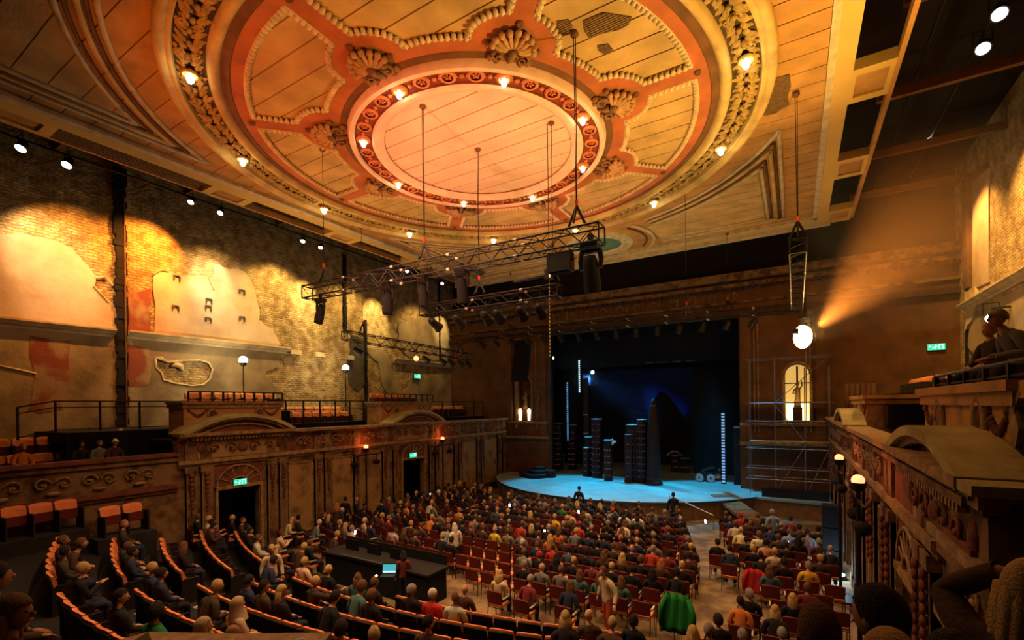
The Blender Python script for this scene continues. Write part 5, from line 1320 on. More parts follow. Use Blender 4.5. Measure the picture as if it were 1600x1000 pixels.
for i in range(11):
    y = 22.4-i; n = 0; x = xr(y)-.35; rw = ORD[i+1]
    while x > -14.0:
        n += 1
        if not (-14.9 < x < -9.0 and y < 12.9):
            put_seat('c', x, y+.012*(x-CX0)**2*.5, FZ, (x-CX0)*-.0, 'red chair, %s from the aisle in the %s centre row from the stage' % (ORD[n], rw), 'red chairs in the %s centre row from the stage' % rw, '%s from the aisle in the %s centre row' % (ORD[n], rw))
        x -= .60
    n = 0; x = -15.3
    if y > 12.0:
        while x > -18.9:
            n += 1
            put_seat('c', x, y+.35+(-15.3-x)*.33, FZ, -.30, 'red chair, %s from the aisle in the %s left row from the stage' % (ORD[n], rw), 'red chairs in the %s left row from the stage' % rw, '%s from the aisle in the %s left row' % (ORD[n], rw))
            x -= .62
    n = 0; x = xl(y)+.35
    if y > 13.2:
        while x < 1.0:
            n += 1
            put_seat('c', x, y+.1-(x-xl(y))*.06, FZ, .06, 'red chair, %s from the aisle in the %s right row from the stage' % (ORD[n], rw), 'red chairs in the %s right row from the stage' % rw, '%s from the aisle in the %s right row' % (ORD[n], rw))
            x += .62
for k, (y0, zt) in enumerate(ROWS[:6]):
    rw = ORD[k+1]
    for (xa, xb, blk) in ((-18.4 if k in (1,2) else -17.4, -13.2, 'left'), (-12.2, -3.3, 'middle'), (-1.9, 1.2, 'right')):
        if k == 0 and blk == 'left': continue
        if k == 0: xa = max(xa, -9.0)
        n = 0; x = xb-.3
        while x > xa:
            n += 1; ang = math.atan(.052*(x-CX0)) if x < -2 else .3
            put_seat('t', x, y0+bend(x), zt-.86, ang, 'tip-up orange seat, %s from the right in the %s raked row, %s block' % (ORD[n], rw, blk), 'tip-up seats in the %s raked row, %s block' % (rw, blk), '%s from the right, %s raked %s row' % (ORD[n], rw, blk))
            x -= .58
# side seats against the left wall
for j, (x, y, z) in enumerate(((-18.75,3.5,-3.55),(-18.75,4.05,-3.55),(-18.75,4.6,-3.55),(-18.75,5.15,-3.55),(-18.1,6.0,-3.85),(-18.1,6.58,-3.85))):
    o = put_seat('t', x, y, z, -PI/2+.15, 'orange side seat with tipped-up red cushion by the left wall, %s from the camera' % ORD[j+1], 'orange side seats by the left wall', 'on the side seats'); SEATS[-1]['free'] = False
MB().bb((XL+.02,2.6,FZ),(-18.3,5.5,-3.55)).build('floor_side_tier', M['platform'])['kind'] = 'structure'
MB().bb((-18.6,5.5,FZ),(-17.7,7.0,-3.85)).build('floor_side_tier', M['platform'])['kind'] = 'structure'
# gallery and circle seats (backs towards the wall, facing the hall)
def gal_seat(x, y, z, rz, label, grp):
    o = copy_tree(seat0); o.location = (x, y, z); o.rotation_euler = (0,0,rz); tag(o, label, 'seat', grp); o.name = 'gallery_chair'
    for c in o.children:
        if c.name.startswith('backrest'): c.data = c.data.copy() if 'galmesh' not in KIDS else KIDS['galmesh']; KIDS['galmesh'] = c.data; c.data.materials[0] = M['gallery_orange']
    return o
def gal_row(x, ys, z, rz, words, grp):
    for j, y in enumerate(ys): gal_seat(x, y, z, rz, 'orange seat, %s in %s' % (ORD[j+1], words), grp)
for (x, y0, n, ztop, wd, s) in ((-23.1,3.4,5,-.90,'the upper circle row at the left edge',1), (-22.3,3.7,7,-1.43,'the lower circle row at the left edge',1),
        (-22.4,10.3,7,.80,'the back row on the near plinth',1), (-21.2,9.7,6,.48,'the front row on the near plinth',1),
        (-23.0,13.5,9,.12,'the back row between the plinths',1), (-22.2,13.4,9,-.16,'the front row between the plinths',1),
        (-21.3,19.6,6,.86,'the row on the farther plinth',1), (-22.9,23.6,12,.08,'the farthest row of the left gallery',1),
        (4.7,16.6,12,1.04,'the near row of the right gallery',-1), (4.6,25.6,7,1.06,'the far row of the right gallery',-1)):
    gal_row(x, [y0+.60*j for j in range(n)], ztop-.885, -PI/2 if s > 0 else PI/2, wd, 'orange seats in '+wd)
    zb = ztop-.885
    if wd.startswith('the row at') or 'between' in wd and zb < -.8: pass
    st = MB().bb((x-.55, y0-.5, min(zb,-.74)-.3), (x+.5, y0+.60*n, zb)).build('floor_gallery_tier', M['black']); st['kind'] = 'structure'

# ------------------------------------------------------------------ people
HAIRC = dict(w=(.62,.58,.50), g=(.28,.26,.23), b=(.50,.34,.13), n=(.14,.065,.025), k=(.018,.012,.010), r=(.42,.16,.05), R=(.45,.03,.02), h=(.42,.31,.17), x=(.40,.22,.12))
HNAME = dict(w='white', g='grey', b='blond', n='brown', k='black', r='ginger', R='scarlet', h='beige', x='')
TOPC = dict(k=(.012,.012,.014), n=(.02,.03,.07), d=(.06,.035,.022), w=(.72,.68,.58), c=(.55,.46,.30), g=(.16,.16,.16), r=(.42,.03,.02), o=(.60,.20,.04), y=(.68,.42,.04), t=(.05,.13,.14), G=(.02,.22,.05), p=(.60,.32,.24), l=(.22,.30,.40), m=(.16,.03,.03))
TNAME = dict(k='black', n='navy', d='brown', w='white', c='cream', g='grey', r='red', o='orange', y='yellow', t='teal', G='green', p='pink', l='blue', m='maroon')
M['skin'].node_tree.nodes['Principled BSDF'].inputs['Specular IOR Level'].default_value = .25
def skin_mesh(J, E_):
    names = list(J); me = bpy.data.meshes.new('sk'); me.from_pydata([J[n][0] for n in names], [(names.index(a), names.index(b)) for a, b in E_], [])
    o = bpy.data.objects.new('sk', me); COL.objects.link(o)
    md = o.modifiers.new('s', 'SKIN'); md.use_smooth_shade = True; md.branch_smoothing = .6
    for i, n in enumerate(names):
        r = J[n][1]; me.skin_vertices[0].data[i].radius = r if isinstance(r, tuple) else (r, r); me.skin_vertices[0].data[i].use_root = (n == 'pelvis')
    sb = o.modifiers.new('u', 'SUBSURF'); sb.levels = 1; sb.render_levels = 1
    dg = bpy.context.evaluated_depsgraph_get(); ev = o.evaluated_get(dg); m2 = ev.to_mesh()
    vs_ = [tuple(v.co) for v in m2.vertices]; ns = [tuple(v.normal) for v in m2.vertices]; fs_ = [tuple(p.vertices) for p in m2.polygons]
    ev.to_mesh_clear(); bpy.data.objects.remove(o); bpy.data.meshes.remove(me)
    return vs_, ns, fs_
def segd(p, a, b):
    a, b, p = Vector(a), Vector(b), Vector(p); d = b-a; t = max(0, min(1, (p-a).dot(d)/max(1e-9, d.length_squared))); return (p-(a+d*t)).length
ARMS = [('neckb','shL'),('neckb','shR'),('shL','elL'),('elL','wrL'),('shR','elR'),('elR','wrR')]
EDG = [('pelvis','belly'),('belly','chest'),('chest','neckb'),('neckb','neck'),('neck','skull')] + ARMS + [('pelvis','hipL'),('pelvis','hipR'),('hipL','knL'),('knL','anL'),('anL','toL'),('hipR','knR'),('knR','anR'),('anR','toR')]
def joints(sit=True, wl=None, wr=None, el=None, er=None, lean=0., turn=0.):
    J = {}
    if sit:
        L_ = dict(pelvis=((0,.0,.54),(.15,.12)), hipL=((-.09,.06,.53),.095), hipR=((.09,.06,.53),.095), knL=((-.13,.44,.52),.066), knR=((.13,.44,.52),.066), anL=((-.13,.40,.10),.042), anR=((.13,.40,.10),.042), toL=((-.14,.57,.045),.038), toR=((.14,.57,.045),.038)); z = 0
    else:
        L_ = dict(pelvis=((0,0,.95),(.15,.11)), hipL=((-.09,.0,.90),.092), hipR=((.09,.0,.90),.092), knL=((-.10,.06,.50),.062), knR=((.11,-.02,.50),.062), anL=((-.11,.0,.09),.042), anR=((.13,-.12,.10),.042), toL=((-.12,.16,.04),.038), toR=((.14,.05,.04),.038)); z = .41
    J.update(L_)
    def up(x, y, zz): return (x, y+lean*(zz-.54), zz+z)
    J['belly'] = (up(0,-.01,.72),(.145,.11)); J['chest'] = (up(0,-.03,.90),(.165,.115)); J['neckb'] = (up(0,-.02,1.05),(.09,.07)); J['neck'] = (up(0,0,1.12),.052); J['skull'] = (up(0,.015,1.19),.05)
    J['shL'] = (up(-.175,-.03,1.01),.066); J['shR'] = (up(.175,-.03,1.01),.066)
    J['elL'] = (up(*(el or (-.25,.03,.77))),.048); J['elR'] = (up(*(er or (.25,.03,.77))),.048)
    J['wrL'] = (up(*(wl or (-.12,.27,.68))),.031); J['wrR'] = (up(*(wr or (.12,.27,.68))),.031)
    return J, turn
POSES = dict(
    sit=joints(), sitl=joints(turn=.7), sitr=joints(turn=-.7), lean=joints(lean=.45, wl=(-.10,.33,.72), wr=(.10,.33,.72)),
    phone=joints(wl=(-.05,.30,.92), wr=(.07,.30,.92), el=(-.22,.08,.78), er=(.22,.08,.78), lean=.1),
    point=joints(wr=(.42,.40,1.05), er=(.34,.14,.94), turn=-.4), raise_=joints(wl=(-.10,.10,1.32), el=(-.34,.12,1.14), wr=(.10,.12,1.34), er=(.34,.12,1.14)),
    stand=joints(sit=False, wl=(-.26,.06,.50), wr=(.26,.06,.50), el=(-.25,-.04,.76), er=(.25,-.04,.76)),
    walk=joints(sit=False, wl=(-.38,.10,.56), wr=(.36,.02,.54), el=(-.30,-.06,.78), er=(.30,-.08,.78), lean=.18, turn=.3),
    bend=joints(sit=False, lean=.75, wl=(-.12,.30,.62), wr=(.12,.30,.60)))
def hand(b, wr, el, side):
    w_ = Vector(wr); d = (w_-Vector(el)).normalized(); up = Vector((0,0,1)); s_ = d.cross(up)
    if s_.length < .1: s_ = Vector((1,0,0))
    s_.normalize(); n = s_.cross(d).normalized()
    Mx = Matrix((s_, d, n)).transposed()
    b.ell(w_+d*.045, (.040,.052,.018), 8, 5, Mx)
    for k, L in enumerate((.062,.072,.068,.052)):
        o = s_*(-.030+.020*k); p = w_+d*.085+o; b.tube([p-d*.02, p+d*L*.5-n*.008, p+d*L-n*.030], [.0095,.009,.007], 5)
    o = s_*(.036*side); p = w_+d*.03+o; b.tube([p, p+s_*side*.022+d*.03-n*.01, p+s_*side*.020+d*.055-n*.022], [.011,.010,.008], 5)
def head_bits(b, T):
    def E_(c, r, nu=10, nv=7): b.ell(T @ Vector(c), r, nu, nv, T.to_3x3())
    b.mi = 0
    # skull with jaw: shaped ellipsoid
    n0 = len(b.v); nu, nv = 16, 12; vs_ = []; 
    for j in range(nv+1):
        t = PI*j/nv
        for i in range(nu):
            a = 2*PI*i/nu; x, y, z = math.sin(t)*math.cos(a), math.sin(t)*math.sin(a), math.cos(t)
            rx = .077*(1-.18*max(0,-z)); ry = .098*(1-.10*max(0,-z)); rz_ = .118
            q = Vector((x*rx, y*ry+(.012*max(0,-z)), z*rz_))
            if y > .75 and abs(x) < .25 and -.25 < z < .15: q.y += .006
            vs_.append(T @ q)
    fs_ = [(j*nu+i, (j+1)*nu+i, (j+1)*nu+(i+1)%nu, j*nu+(i+1)%nu) for j in range(nv) for i in range(nu)]
    b.add(vs_, fs_)
    E_((0,.104,-.018), (.012,.018,.022), 7, 5)
    for s_ in (-1,1): E_((s_*.079,-.005,-.01), (.010,.020,.030), 7, 5)
    b.mi = 1
    for s_ in (-1,1): E_((s_*.030,.086,.012), (.013,.007,.007), 7, 5)
    b.mi = 2; E_((0,.094,-.058), (.024,.008,.007), 8, 5); b.mi = 0
def hair_mesh(style, T):
    b = MB(); nu, nv = 18, 10
    def cap(scale, zcut_front, zcut_back, off=(0,-.008,.010), face=.62):
        vs_ = []; keep = []
        for j in range(nv+1):
            t = PI*.78*j/nv
            for i in range(nu):
                a = 2*PI*i/nu; x, y, z = math.sin(t)*math.cos(a), math.sin(t)*math.sin(a), math.cos(t)
                q = Vector((x*.083*scale+off[0], y*.104*scale+off[1], z*.122*scale+off[2]))
                if y > 0: # pull the hairline up over the face
                    lim = zcut_front + (zcut_back-zcut_front)*(1-min(1, y/face))
                else: lim = zcut_back
                if q.z < lim: q.z = lim; q.x *= .97; q.y *= .90 if y > 0 else .99
                vs_.append(T @ q)
        b.add(vs_, [(j*nu+i, (j+1)*nu+i, (j+1)*nu+(i+1)%nu, j*nu+(i+1)%nu) for j in range(nv) for i in range(nu)])
    if style == 's': cap(1.07, .055, -.055)
    if style == 'u': cap(1.07, .055, -.055); b.ell(T @ Vector((0,-.075,.105)), (.045,.045,.04), 9, 6, T.to_3x3())
    if style == 'f': cap(1.22, .055, -.07)
    if style == 'l':
        cap(1.10, .055, -.09)
        for k in range(7):
            a = PI+ (k-3)*.36-PI/2+PI; x, y = .078*math.cos(a-PI/2*0), .085*math.sin(a)
            a = -PI/2+(k-3)*.42; x, y = .080*math.cos(a), .085*math.sin(a)
            b.tube([T @ Vector((x, y, .02)), T @ Vector((x*1.12, y*1.10-.005, -.10)), T @ Vector((x*1.22, y*1.22-.01, -.20)), T @ Vector((x*1.1, y*1.25-.01, -.29))], [.035,.040,.038,.012], 6)
    if style == 'h':
        vs_ = []; nu2 = 20
        for j in range(12):
            t = j/11
            if t < .6: ang = PI*.5*(t/.6); rx, ry, z = .098*math.sin(ang), .122*math.sin(ang), .14*math.cos(ang)
            else: q = (t-.6)/.4; rx, ry, z = .098+.10*q*q, .122+.03*q, -.24*q
            for i in range(nu2):
                a = 2*PI*i/nu2; y = ry*math.sin(a)-.012; 
                if math.sin(a) > .55 and -.09 < z < .07: y = .052
                vs_.append(T @ Vector((rx*math.cos(a), y, z)))
        b.add(vs_, [(j*nu2+i, (j+1)*nu2+i, (j+1)*nu2+(i+1)%nu2, j*nu2+(i+1)%nu2) for j in range(11) for i in range(nu2)])
    if style == 'c':
        cap(1.12, .050, -.02); b.add([T @ Vector(q) for q in ((-.06,.09,.05),(.06,.09,.05),(.045,.17,.035),(-.045,.17,.035),(-.06,.09,.06),(.06,.09,.06),(.045,.17,.042),(-.045,.17,.042))], [(3,2,1,0),(4,5,6,7),(1,2,6,5),(2,3,7,6),(3,0,4,7)])
    me_o = b.build('hair', M['hair'] if style not in 'hc' else M['cloth'], smooth=True); me = me_o.data; bpy.data.objects.remove(me_o); return me
PM = {}
for pn, (J, turn) in POSES.items():
    vs_, ns, fs_ = skin_mesh(J, EDG)
    reg = []
    for v in vs_:
        best = min(EDG, key=lambda e: segd(v, J[e[0]][0], J[e[1]][0]) - .5*min((J[n_][1][0] if isinstance(J[n_][1], tuple) else J[n_][1]) for n_ in e))
        if best in ARMS or best in (('belly','chest'),('chest','neckb')): 
            r = 't'
            if best == ('elL','wrL') and (Vector(v)-Vector(J['wrL'][0])).length < .035 or best == ('elR','wrR') and (Vector(v)-Vector(J['wrR'][0])).length < .035: r = 's'
        elif best == ('pelvis','belly'): r = 't'
        elif best in (('neckb','neck'),('neck','skull')): r = 's'
        elif best in (('anL','toL'),('anR','toR')): r = 'f'
        else: r = 'p'
        reg.append(r)
    b = MB(); b.mi = 0
    b.v = list(vs_)
    for f in fs_: b.f.append(f); b.m.append(3 if all(reg[i] == 'f' for i in f) else 0)
    hd = Vector(J['skull'][0])+Vector((0,.012,.075))
    T = Matrix.Translation(hd) @ Matrix.Rotation(turn, 4, 'Z') @ Matrix.Rotation(-.10 if pn == 'phone' else 0, 4, 'X')
    head_bits(b, T)
    for sd, wn, en in ((-1,'wrL','elL'),(1,'wrR','elR')): hand(b, J[wn][0], J[en][0], -sd)
    o = b.build('person', [M['skin'], M['eye'], M['lip'], M['shoe']], smooth=True); body = o.data; bpy.data.objects.remove(o)
    def garment(r, off, nm):
        idx = {}; gv = []; gf = []
        for f in fs_:
            if sum(reg[i] == r for i in f) >= len(f)-1:
                q = []
                for i in f:
                    if i not in idx: idx[i] = len(gv); gv.append(tuple(vs_[i][k]+ns[i][k]*off for k in range(3)))
                    q.append(idx[i])
                gf.append(tuple(q))
        m_ = MB(); m_.add(gv, gf); o = m_.build(nm, M['cloth'], smooth=True); me = o.data; bpy.data.objects.remove(o); return me
    PM[pn] = dict(body=body, top=garment('t', .017, 'jacket'), legs=garment('p', .013, 'trousers'), T=T, head=T.translation.copy())
HM = {}
def person(pose, hair, style, topc, loc, rz, label, grp=None, skin=None, sc=1., legs=None, topcol=None):
    p = PM[pose]; o = link('person', p['body'], None, loc); o.rotation_euler = (0,0,rz); o.scale = (sc,sc,sc)
    sk = skin or random.choice([(.50,.27,.17),(.58,.33,.22),(.46,.24,.14),(.30,.15,.08)]); o.color = (*sk, 1)
    tag(o, label, 'person', grp)
    t = link('jacket', p['top'], o); t.color = (*(topcol or TOPC[topc]), 1)
    l_ = link('trousers', p['legs'], o); l_.color = (*(legs or random.choice([(.012,.012,.015),(.02,.025,.05),(.04,.03,.025)])), 1)
    if style != 'x':
        if (pose, style) not in HM: HM[(pose, style)] = hair_mesh(style, p['T'])
        h = link('headscarf' if style == 'h' else 'cap' if style == 'c' else 'hair', HM[(pose, style)], o); h.color = (*HAIRC[hair], 1)
    return o
# skin colour comes from the object
nt = M['skin'].node_tree; oi = nt.nodes.new('ShaderNodeObjectInfo'); nt.links.new(oi.outputs['Color'], nt.nodes['Principled BSDF'].inputs['Base Color'])
def words(hair, style, topc):
    if hair == 'R': hair = 'r' if style not in 's' else hair
    hd = {'x':'bald person', 's':'%s-haired person' % HNAME[hair], 'f':'person with thick %s hair' % HNAME[hair], 'u':'person with %s hair in a bun' % HNAME[hair], 'l':'person with long %s hair' % HNAME[hair], 'h':'person in %s headscarf' % HNAME[hair], 'c':'person in %s cap' % HNAME[hair]}[style]
    return hd, TNAME[topc]
HEADZ = 1.27
# listed people: picture position of the head, hair colour + style, top colour, pose
LIST = """395,800 ns d;444,805 ks d;406,812 ks k;425,810 bl c;443,809 ks k;465,791 ns d;483,793 wc k;471,803 ks k;489,802 ns k;507,796 bl d;566,796 ns k;603,776 gs m;605,803 bs m;615,806 rs m;488,818 ws g
515,836 bs d;531,838 bl g;549,848 nl d;560,839 gs c;597,850 xx g;616,856 gs c;417,833 ns c;437,833 ns c phone;458,833 nf d;462,857 bs d;476,866 bs c;483,848 ns k;527,866 rs d;569,811 ws c;578,859 ks g;521,853 bs d;540,850 ns g
632,776 xx d;636,782 ns d;637,792 rs o;710,770 ns k;721,782 ks k;749,773 rs k;704,788 bs d;718,789 ns k;706,796 rs o;779,798 xx t;764,796 gs k;785,784 ks k;778,784 rs k;809,818 ns r;780,823 bs y;652,813 bs o;641,813 ns k;668,817 ns d;691,821 ns k;687,835 nf l;626,823 bs d;623,832 ks c;647,833 nl d;658,836 ns d;683,856 bf k;698,844 ks k;743,904 rx d;779,898 bl c phone;700,805 ns k;735,790 ks k;745,800 ks d;760,785 rs k
784,784 rs d;823,787 ns k;832,791 ns k;855,790 ks k;876,794 bs G;892,799 ns c;915,794 ks c;954,803 Rs k;970,797 ks w;994,802 ks w;825,820 bl k;844,824 bs k;859,814 ns n;873,809 bs y;895,826 Rs r;921,820 gs k;946,818 gs k;973,820 nl c;874,832 nl o;862,844 bl o;865,853 ns r;822,845 ws k;891,836 bs g;835,839 ns d;834,871 Rs k;859,878 xx g;886,881 bs k;883,856 ks t;1000,841 xx n;994,856 xx k;946,871 nl d;979,877 bl d;1000,875 nf k;969,850 ns d;910,840 ks k;925,850 ks k;935,835 ks n
1043,803 gs n;1023,808 nf d;1030,859 gs r;1059,863 kf m;1030,874 rl d;1060,880 bs k;1113,802 bs r;1124,820 ns n;1138,811 ns k;1151,821 nf c;1154,799 Rs r;1181,799 ns d;1206,800 gs l;1190,833 nf w;1150,850 xx d;1162,848 bs c;1188,848 kf p;1176,866 bs k;1208,862 bs c;1121,847 ks k;1221,833 ns l;1234,851 ks k phone;1264,878 gs y;1210,845 ns d;1249,820 ks m;1257,823 ks d;1288,871 bs d;1281,865 gs k;1165,862 ks k;1140,860 ks n;1225,868 kf k;1195,872 ks k
248,883 bs n;201,821 rs d;96,845 ns d;157,858 ns k;177,870 ns d;270,799 ns k;281,796 bs k;309,798 bs k;344,811 ks m phone;386,788 ws k;120,850 ns d;230,870 ks n;262,880 ks n;190,850 ks d
503,905 bs d point;446,938 bl k;550,916 nf t;586,926 nf k;517,940 ks k;547,968 kf o;578,985 bs d;643,913 gf k sitr;669,926 ws r;724,935 ns c;655,975 ks d;885,919 nl n;820,910 gc m lean;897,973 bl k;930,967 nx d;951,983 bs d;990,970 kf k;416,928 ks d sitr;326,905 bs d;326,958 hh d sitr;371,960 hh c;268,955 kf G
1157,946 ks o;1139,968 kf k;1210,931 bs d;1231,943 bl k;1210,961 bl k;1171,928 gf k;1252,931 nf m;1100,975 gs k;1180,950 nf d"""
cand = []
for ln in LIST.split('\n'):
    for e in ln.split(';'):
        e = e.split(); x, y = map(float, e[0].split(',')); cand.append((x, y, e[1], e[2], e[3] if len(e) > 3 else None))
for s in SEATS:
    hx, hy = -.03*math.sin(s['rz']), 0
    s['p'] = proj((s['x'], s['y']+.05, s['z']+HEADZ)); s['p2'] = s['p']
cand.sort(key=lambda c: -c[1])
def seat_person(s, hair, style, topc, pose, lab=True):
    hd, tp = words(hair, style, topc)
    o = person(pose, hair, style, topc, (s['x'], s['y']-.02, s['z']), s['rz']+random.uniform(-.12,.12), '%s in %s, %s' % (hd, tp, s['place']), 'seated audience', topcol=tuple(max(0, q*random.uniform(.8,1.15)) for q in TOPC[topc]))
    s['free'] = False; s['who'] = o
    if s['k'] == 't':   # seat cushion is folded down under the sitter
        for c in s['o'].children:
            if c.name.startswith('seat'): c.rotation_euler = (0,0,0); c.data = DOWN
    return o
db = MB().bb((-.25,-.18,.38),(.25,.24,.47)).build('x', M['seat_red']); DOWN = db.data; bpy.data.objects.remove(db)
EXTRA = []
for (x, y, hs, tc, pose) in cand:
    best = None; bd = 1e9
    for s in SEATS:
        if not s['free']: continue
        d = math.hypot(s['p'][0]-x, (s['p'][1]-y)*1.2)
        if d < bd: bd, best = d, s
    if best is None or bd > 24:
        EXTRA.append((x, y, hs, tc, pose)); continue
    style = hs[1] if hs[1] != 'x' else 'x'
    if tc == 'c' and hs == 'Rc': style = 'c'
    seat_person(best, hs[0] if hs[0] in HAIRC else 'n', style, tc, pose or random.choice(['sit','sit','sit','sitl','sitr','lean']))
def floorz(x, y):
    for (y0, zt) in ROWS[::-1]:
        if y < y0+.6+bend(x): return zt-.86
    return FZ
ex = []
for (x, y, hs, tc, pose) in EXTRA:
    zf = FZ
    for _ in range(12):
        c = onZ((x, y), zf+HEADZ); n_ = floorz(c.x, c.y)
        if abs(n_-zf) < 1e-6: break
        zf = n_
    if -14.6 < c.x < -9.2 and 10.2 < c.y < 12.3: continue
    ex.append((max(-18.9, min(1.2, c.x)), c.y, zf, hs, tc, pose))
ex.sort(key=lambda e: e[0])
for i, (x, y, zf, hs, tc, pose) in enumerate(ex):
    pl = 'on the %s loose chair from the left wall' % ORD[i+1]
    rz = -.25 if x < -14 else 0
    clash = [s for s in SEATS if math.hypot(s['x']-x, s['y']-y) < .62 and abs(s['z']-zf) < .5]
    for s in clash:      # shuffle up into the place of an empty neighbour
        if s['free']: x, y, zf, rz = s['x'], s['y'], s['z'], s['rz']; break
    if clash and clash[-1] and any(s['free'] for s in clash):
        s = next(q for q in clash if q['free']); seat_person(s, hs[0] if hs[0] in HAIRC else 'n', hs[1], tc, pose or 'sit'); continue
    if clash: continue
    put_seat('c', x, y, zf, rz, 'red chair, %s loose one counted from the left wall' % ORD[i+1], 'loose red chairs at the block edges', pl)
    seat_person(SEATS[-1], hs[0] if hs[0] in HAIRC else 'n', hs[1], tc, pose or random.choice(['sit','sitl','lean']))
for s in SEATS: s['p'] = proj((s['x'], s['y']+.05, s['z']+HEADZ))
# fill the crowd where the photograph is packed
def dens(px_, py_, s):
    if s['k'] == 'c':
        if 700 < px_ < 800 and 832 < py_ < 880: return 0
        if 640 < px_ < 700 and 850 < py_ < 880: return .15
        if 1250 < px_ < 1330: return .1 if py_ > 875 else .6
        if 1090 < px_ < 1250 and py_ > 905: return .05
        if py_ > 895: return .35
        return .86
    if 560 < px_ < 880 and 925 < py_: return .0
    if px_ < 430: return .22
    return .18
DK = ['ksk','ksd','nsk','nsd','ksn','ksk','kfk','bsd','bsk','gsk','nlk','klk','ksg','xxk','nsn','ksd','bld','gsd','nsg','ksm','rsd','ksk','nlt','bsc']
for s in SEATS:
    if s['free'] and random.random() < dens(s['p'][0], s['p'][1], s):
        q = random.choice(DK); st_ = 's' if q[1] == 'k' else q[1]
        seat_person(s, q[0], st_, q[2], random.choice(['sit','sit','sitl','sitr','lean','phone']))
# standing people
def floorz(x, y):
    for (y0, zt) in ROWS[::-1]:
        if y < y0+.6+bend(x): return zt-.86
    return FZ
def stander(px_, py_, hair, style, topc, pose, rz, lab, z=None, sc=1., **k):
    h = PM[pose]['head'].z*sc
    zf = FZ if z is None else z
    for _ in range(12):
        c = onZ((px_, py_), zf+h); nz_ = floorz(c.x, c.y) if z is None else z
        if abs(nz_-zf) < 1e-6: break
        zf = nz_
    hv = PM[pose]['head']; off = Matrix.Rotation(rz, 3, 'Z') @ Vector((hv.x*sc, hv.y*sc, 0))
    return person(pose, hair, style, topc, (c.x-off.x, c.y-off.y, zf), rz, lab, None, sc=sc, **k)
stander(942,893,'n','s','c','walk',2.6,'person in cream jumper and rust-red trousers walking up the aisle towards the camera', legs=(.42,.07,.02), sc=1.05)
stander(425,858,'b','s','c','raise_' if False else 'stand',-1.9,'person in pale shirt standing with back turned left of the control desk', z=-5.55)
stander(540,780,'k','s','k','stand',.4,'person in dark clothes standing by the left wall below the red lamp stand')
stander(558,781,'g','s','k','stand',-.4,'grey-haired person standing against the left wall beside the dark-clothed one')
stander(526,790,'r','l','d','stand',.9,'ginger-haired person standing in the left aisle before the wall panels')
stander(685,769,'w','s','k','stand',2.4,'white-haired person in black standing near the far left door')
stander(597,783,'k','s','k','stand',.2,'tall person in black standing beside the far door at the left')
stander(710,822,'w','l','w','stand',1.2,'person in white standing among the centre chairs', sc=.98)
stander(905,763,'k','s','k','stand',0.,'dark figure standing close against the middle of the stage edge', sc=1.0)
stander(1052,773,'k','s','k','stand',.3,'person in black standing against the right part of the stage edge')
stander(630,866,'k','l','m','stand',.8,'bare-armed dark-haired person beside the control desk', sc=.9)
stander(1206,800,'g','s','l','stand',.5,'person in light blue standing in front of the right stage edge')
# gallery and circle people
person('lean','w','l','g',(-22.15,7.6,-2.42+.35),-1.9,'blonde person in dark waistcoat leaning over in the left circle, by the dark wall')
for (y, hr, st_, tp, lb) in ((4.75,'r','s','o','ginger-haired person in orange in the left circle, nearest the left edge'),(6.2,'k','s','k','dark-haired person in black in the left circle, in front of the orange seats'),(6.7,'n','s','g','brown-haired person in the left circle between two others'),(7.15,'w','c','d','person in a white cap in the left circle')):
    person('sit',hr,st_,tp,(-21.35,y,-2.42),-PI/2+.2,lb)
person('phone','b','l','k',(3.35,22.0,-1.18),2.9,'blonde person in black with pale hands at the far right gallery', skin=(.7,.5,.4))
person('sit','r','s','d',(2.75,10.6,-.12),PI/2+.5,'ginger-haired person sitting high above the orange plinth')
person('lean','g','c','g',(2.75,9.2,-.12),PI/2+.2,'person in a pale cap leaning forward above the orange plinth')
# big dark heads just in front of the camera
def near(px_, py_, y, hair, style, topc, pose, rz, lab, **k):
    hv = PM[pose]['head']; c = onY((px_, py_), y); off = Matrix.Rotation(rz, 3, 'Z') @ Vector((hv.x, hv.y, 0))
    return person(pose, hair, style, topc, (c.x-off.x, c.y-off.y, c.z-hv.z), rz, lab, None, **k)
near(1280,986,2.6,'n','s','k','sit',.1,'large dark-brown-haired head at the bottom edge, right of centre')
near(1372,962,2.5,'k','s','d','sitl',.2,'large dark head with fuzzy hair at the lower right, nearest the wall')
near(1392,1045,2.0,'b','s','c','sit',0,'top of a fair-haired head at the very bottom right')
near(1612,925,2.8,'b','l','d','raise_',-.6,'person with raised arms at the lower right corner', skin=(.45,.24,.10))
near(1490,1045,2.2,'k','s','t','sit',-.2,'dark-clothed person leaning in at the bottom right corner')
near(22,958,1.0,'n','l','d','sitr',0,'blurred long-haired person at the lower left corner')
near(-6,902,1.15,'k','s','d','sit',0,'brown-haired head cut by the left edge of the picture')
o = MB().bb((-.6,.6,-2.75),(3.6,3.4,-2.35)).build('floor_circle_tier', M['black']); tag(o, kind='structure')
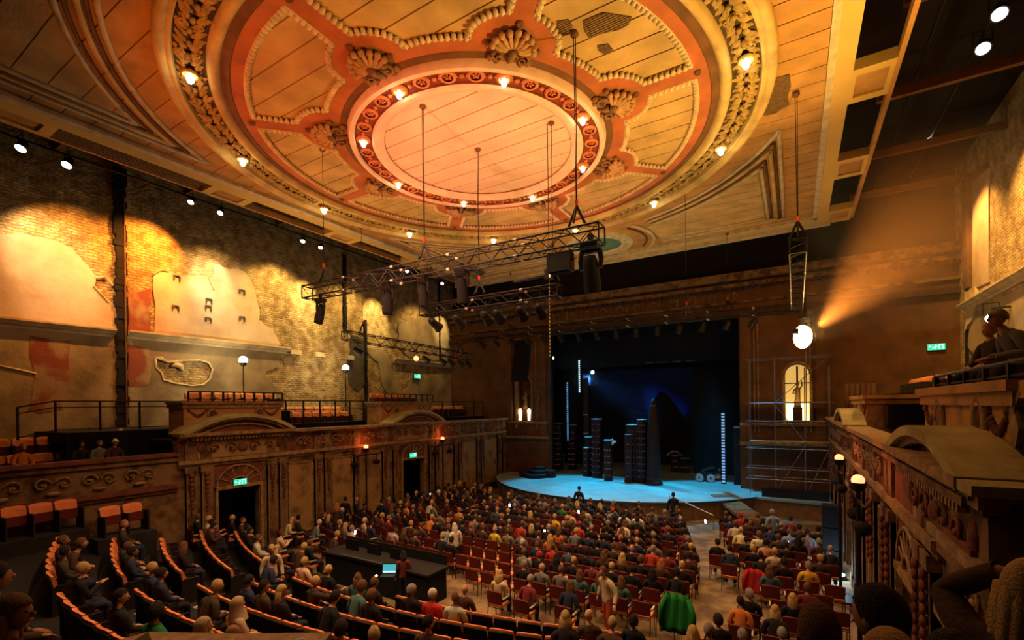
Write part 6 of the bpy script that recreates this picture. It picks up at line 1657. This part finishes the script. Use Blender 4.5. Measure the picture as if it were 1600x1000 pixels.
# coats and things laid on seats
def coat(c, col, lab, w_=.5, h_=.65, rz=0.):
    t = empty('coat', c, rz); tag(t, lab, 'coat'); b = MB(); n = 10; vs_ = []
    for j in range(7):
        z = h_*(1-j/6); sp = w_*(.36+.16*(j/6))
        for i in range(n+1):
            x = -sp+2*sp*i/n; y = -.08-.03*math.sin(i*1.9+j*.4)-.05*(j/6); vs_.append((x, y, z-.03*abs(x/sp)**3))
    for i in range(n+1): x = -w_*.30+2*w_*.30*i/n; vs_.append((x, .10, h_*.82))
    fs_ = [(j*(n+1)+i, j*(n+1)+i+1, (j+1)*(n+1)+i+1, (j+1)*(n+1)+i) for j in range(6) for i in range(n)]+[(7*(n+1)+i, 7*(n+1)+i+1, i+1, i) for i in range(n)]
    b.add(vs_, fs_); o = b.build('cloth_shell', M['cloth'], t, smooth=True); o.color = (*col, 1); so = o.modifiers.new('t', 'SOLIDIFY'); so.thickness = .03
    for s_ in (-1,1):
        b = MB().tube([(s_*w_*.34,-.1,h_*.92),(s_*w_*.50,-.16,h_*.55),(s_*w_*.48,-.17,h_*.12)], [.055,.06,.05], 8).build('sleeve', M['cloth'], t, smooth=True); b.color = (*col, 1)
    return t
c = onZ((1180,918), FZ+.45); coat((c.x, c.y, FZ+.30), (.45,.02,.02), 'bright red coat draped over a chair back in the right block', .62, .72)
c = onZ((1060,975), -5.0); coat((c.x, c.y, c.z-.15), (.02,.26,.04), 'bright green shaggy coat hanging over a seat back at the bottom', .72, .85)
def phone(px_, py_, z, lab):
    c = onZ((px_, py_), z); t = empty('phone', c); tag(t, lab, 'phone'); MB().box((0,0,0),(.075,.012,.15)).build('case', M['piano'], t); MB().box((0,-.008,0),(.068,.004,.14)).build('screen', M['phone'], t); t.rotation_euler = (-.4,0,.5); t.scale = (1.2,1.2,1.2)
phone(796,790,-5.0,'lit phone screen held up in the front rows, left of the stage middle'); phone(904,800,-5.05,'lit phone screen in the front rows beside cream tops'); phone(851,831,-5.1,'lit phone screen among the centre rows'); phone(1102,815,-5.0,'lit phone screen at the aisle edge of the right block'); phone(1231,849,-5.1,'lit phone screen in the right block'); phone(998,827,-5.2,'lit phone screen below a white shirt in the centre block'); phone(555,832,-5.0,'lit phone screen in the left crowd'); phone(672,773,-5.2,'white light near the far left door')
# loudspeaker and floor lamps at the foot of the right wall
t = empty('floor_speaker', (1.1,20.5,FZ)); tag(t, 'tall black loudspeaker stack at the foot of the right wall', 'loudspeaker')
for k in range(3): MB().bb((-.3,-.3,.02+k*.8),(.3,.3,.78+k*.8)).build('cabinet', M['black'], t)
for (p, lb) in (((1326,860),'white-blue floor lamp glowing at the right wall, farther one'), ((1347,903),'white-blue floor lamp glowing at the right wall, nearer one'), ((1384,908),'small white floor lamp in the corner below the right wall')):
    c = onZ(p, FZ+.15); c.x = min(c.x, 1.3); t = empty('floor_lamp', (c.x, c.y, FZ)); tag(t, lb, 'lamp')
    MB().lathe([(0,0),(.16,0),(.16,.12),(.12,.16)], (0,0,0), 12).build('housing', M['dark_steel'], t); MB().ell((0,-.05,.17), (.11,.11,.06), 10, 6).build('lens', M['lens_blue'], t, smooth=True)
    point('floor_lamp_light', (c.x-.1, c.y-.15, FZ+.5), 30, (.45,.75,1.0), .1)
spot('aisle_spot_blue', (.3, 27.5, 3.8), (-1.6, 20.5, FZ), 1500, (.25,.6,1.0), 24, .3, .1)
print('PEOPLE', sum(1 for o in bpy.data.objects if o.get('category') == 'person'), 'SEATS', len(SEATS))
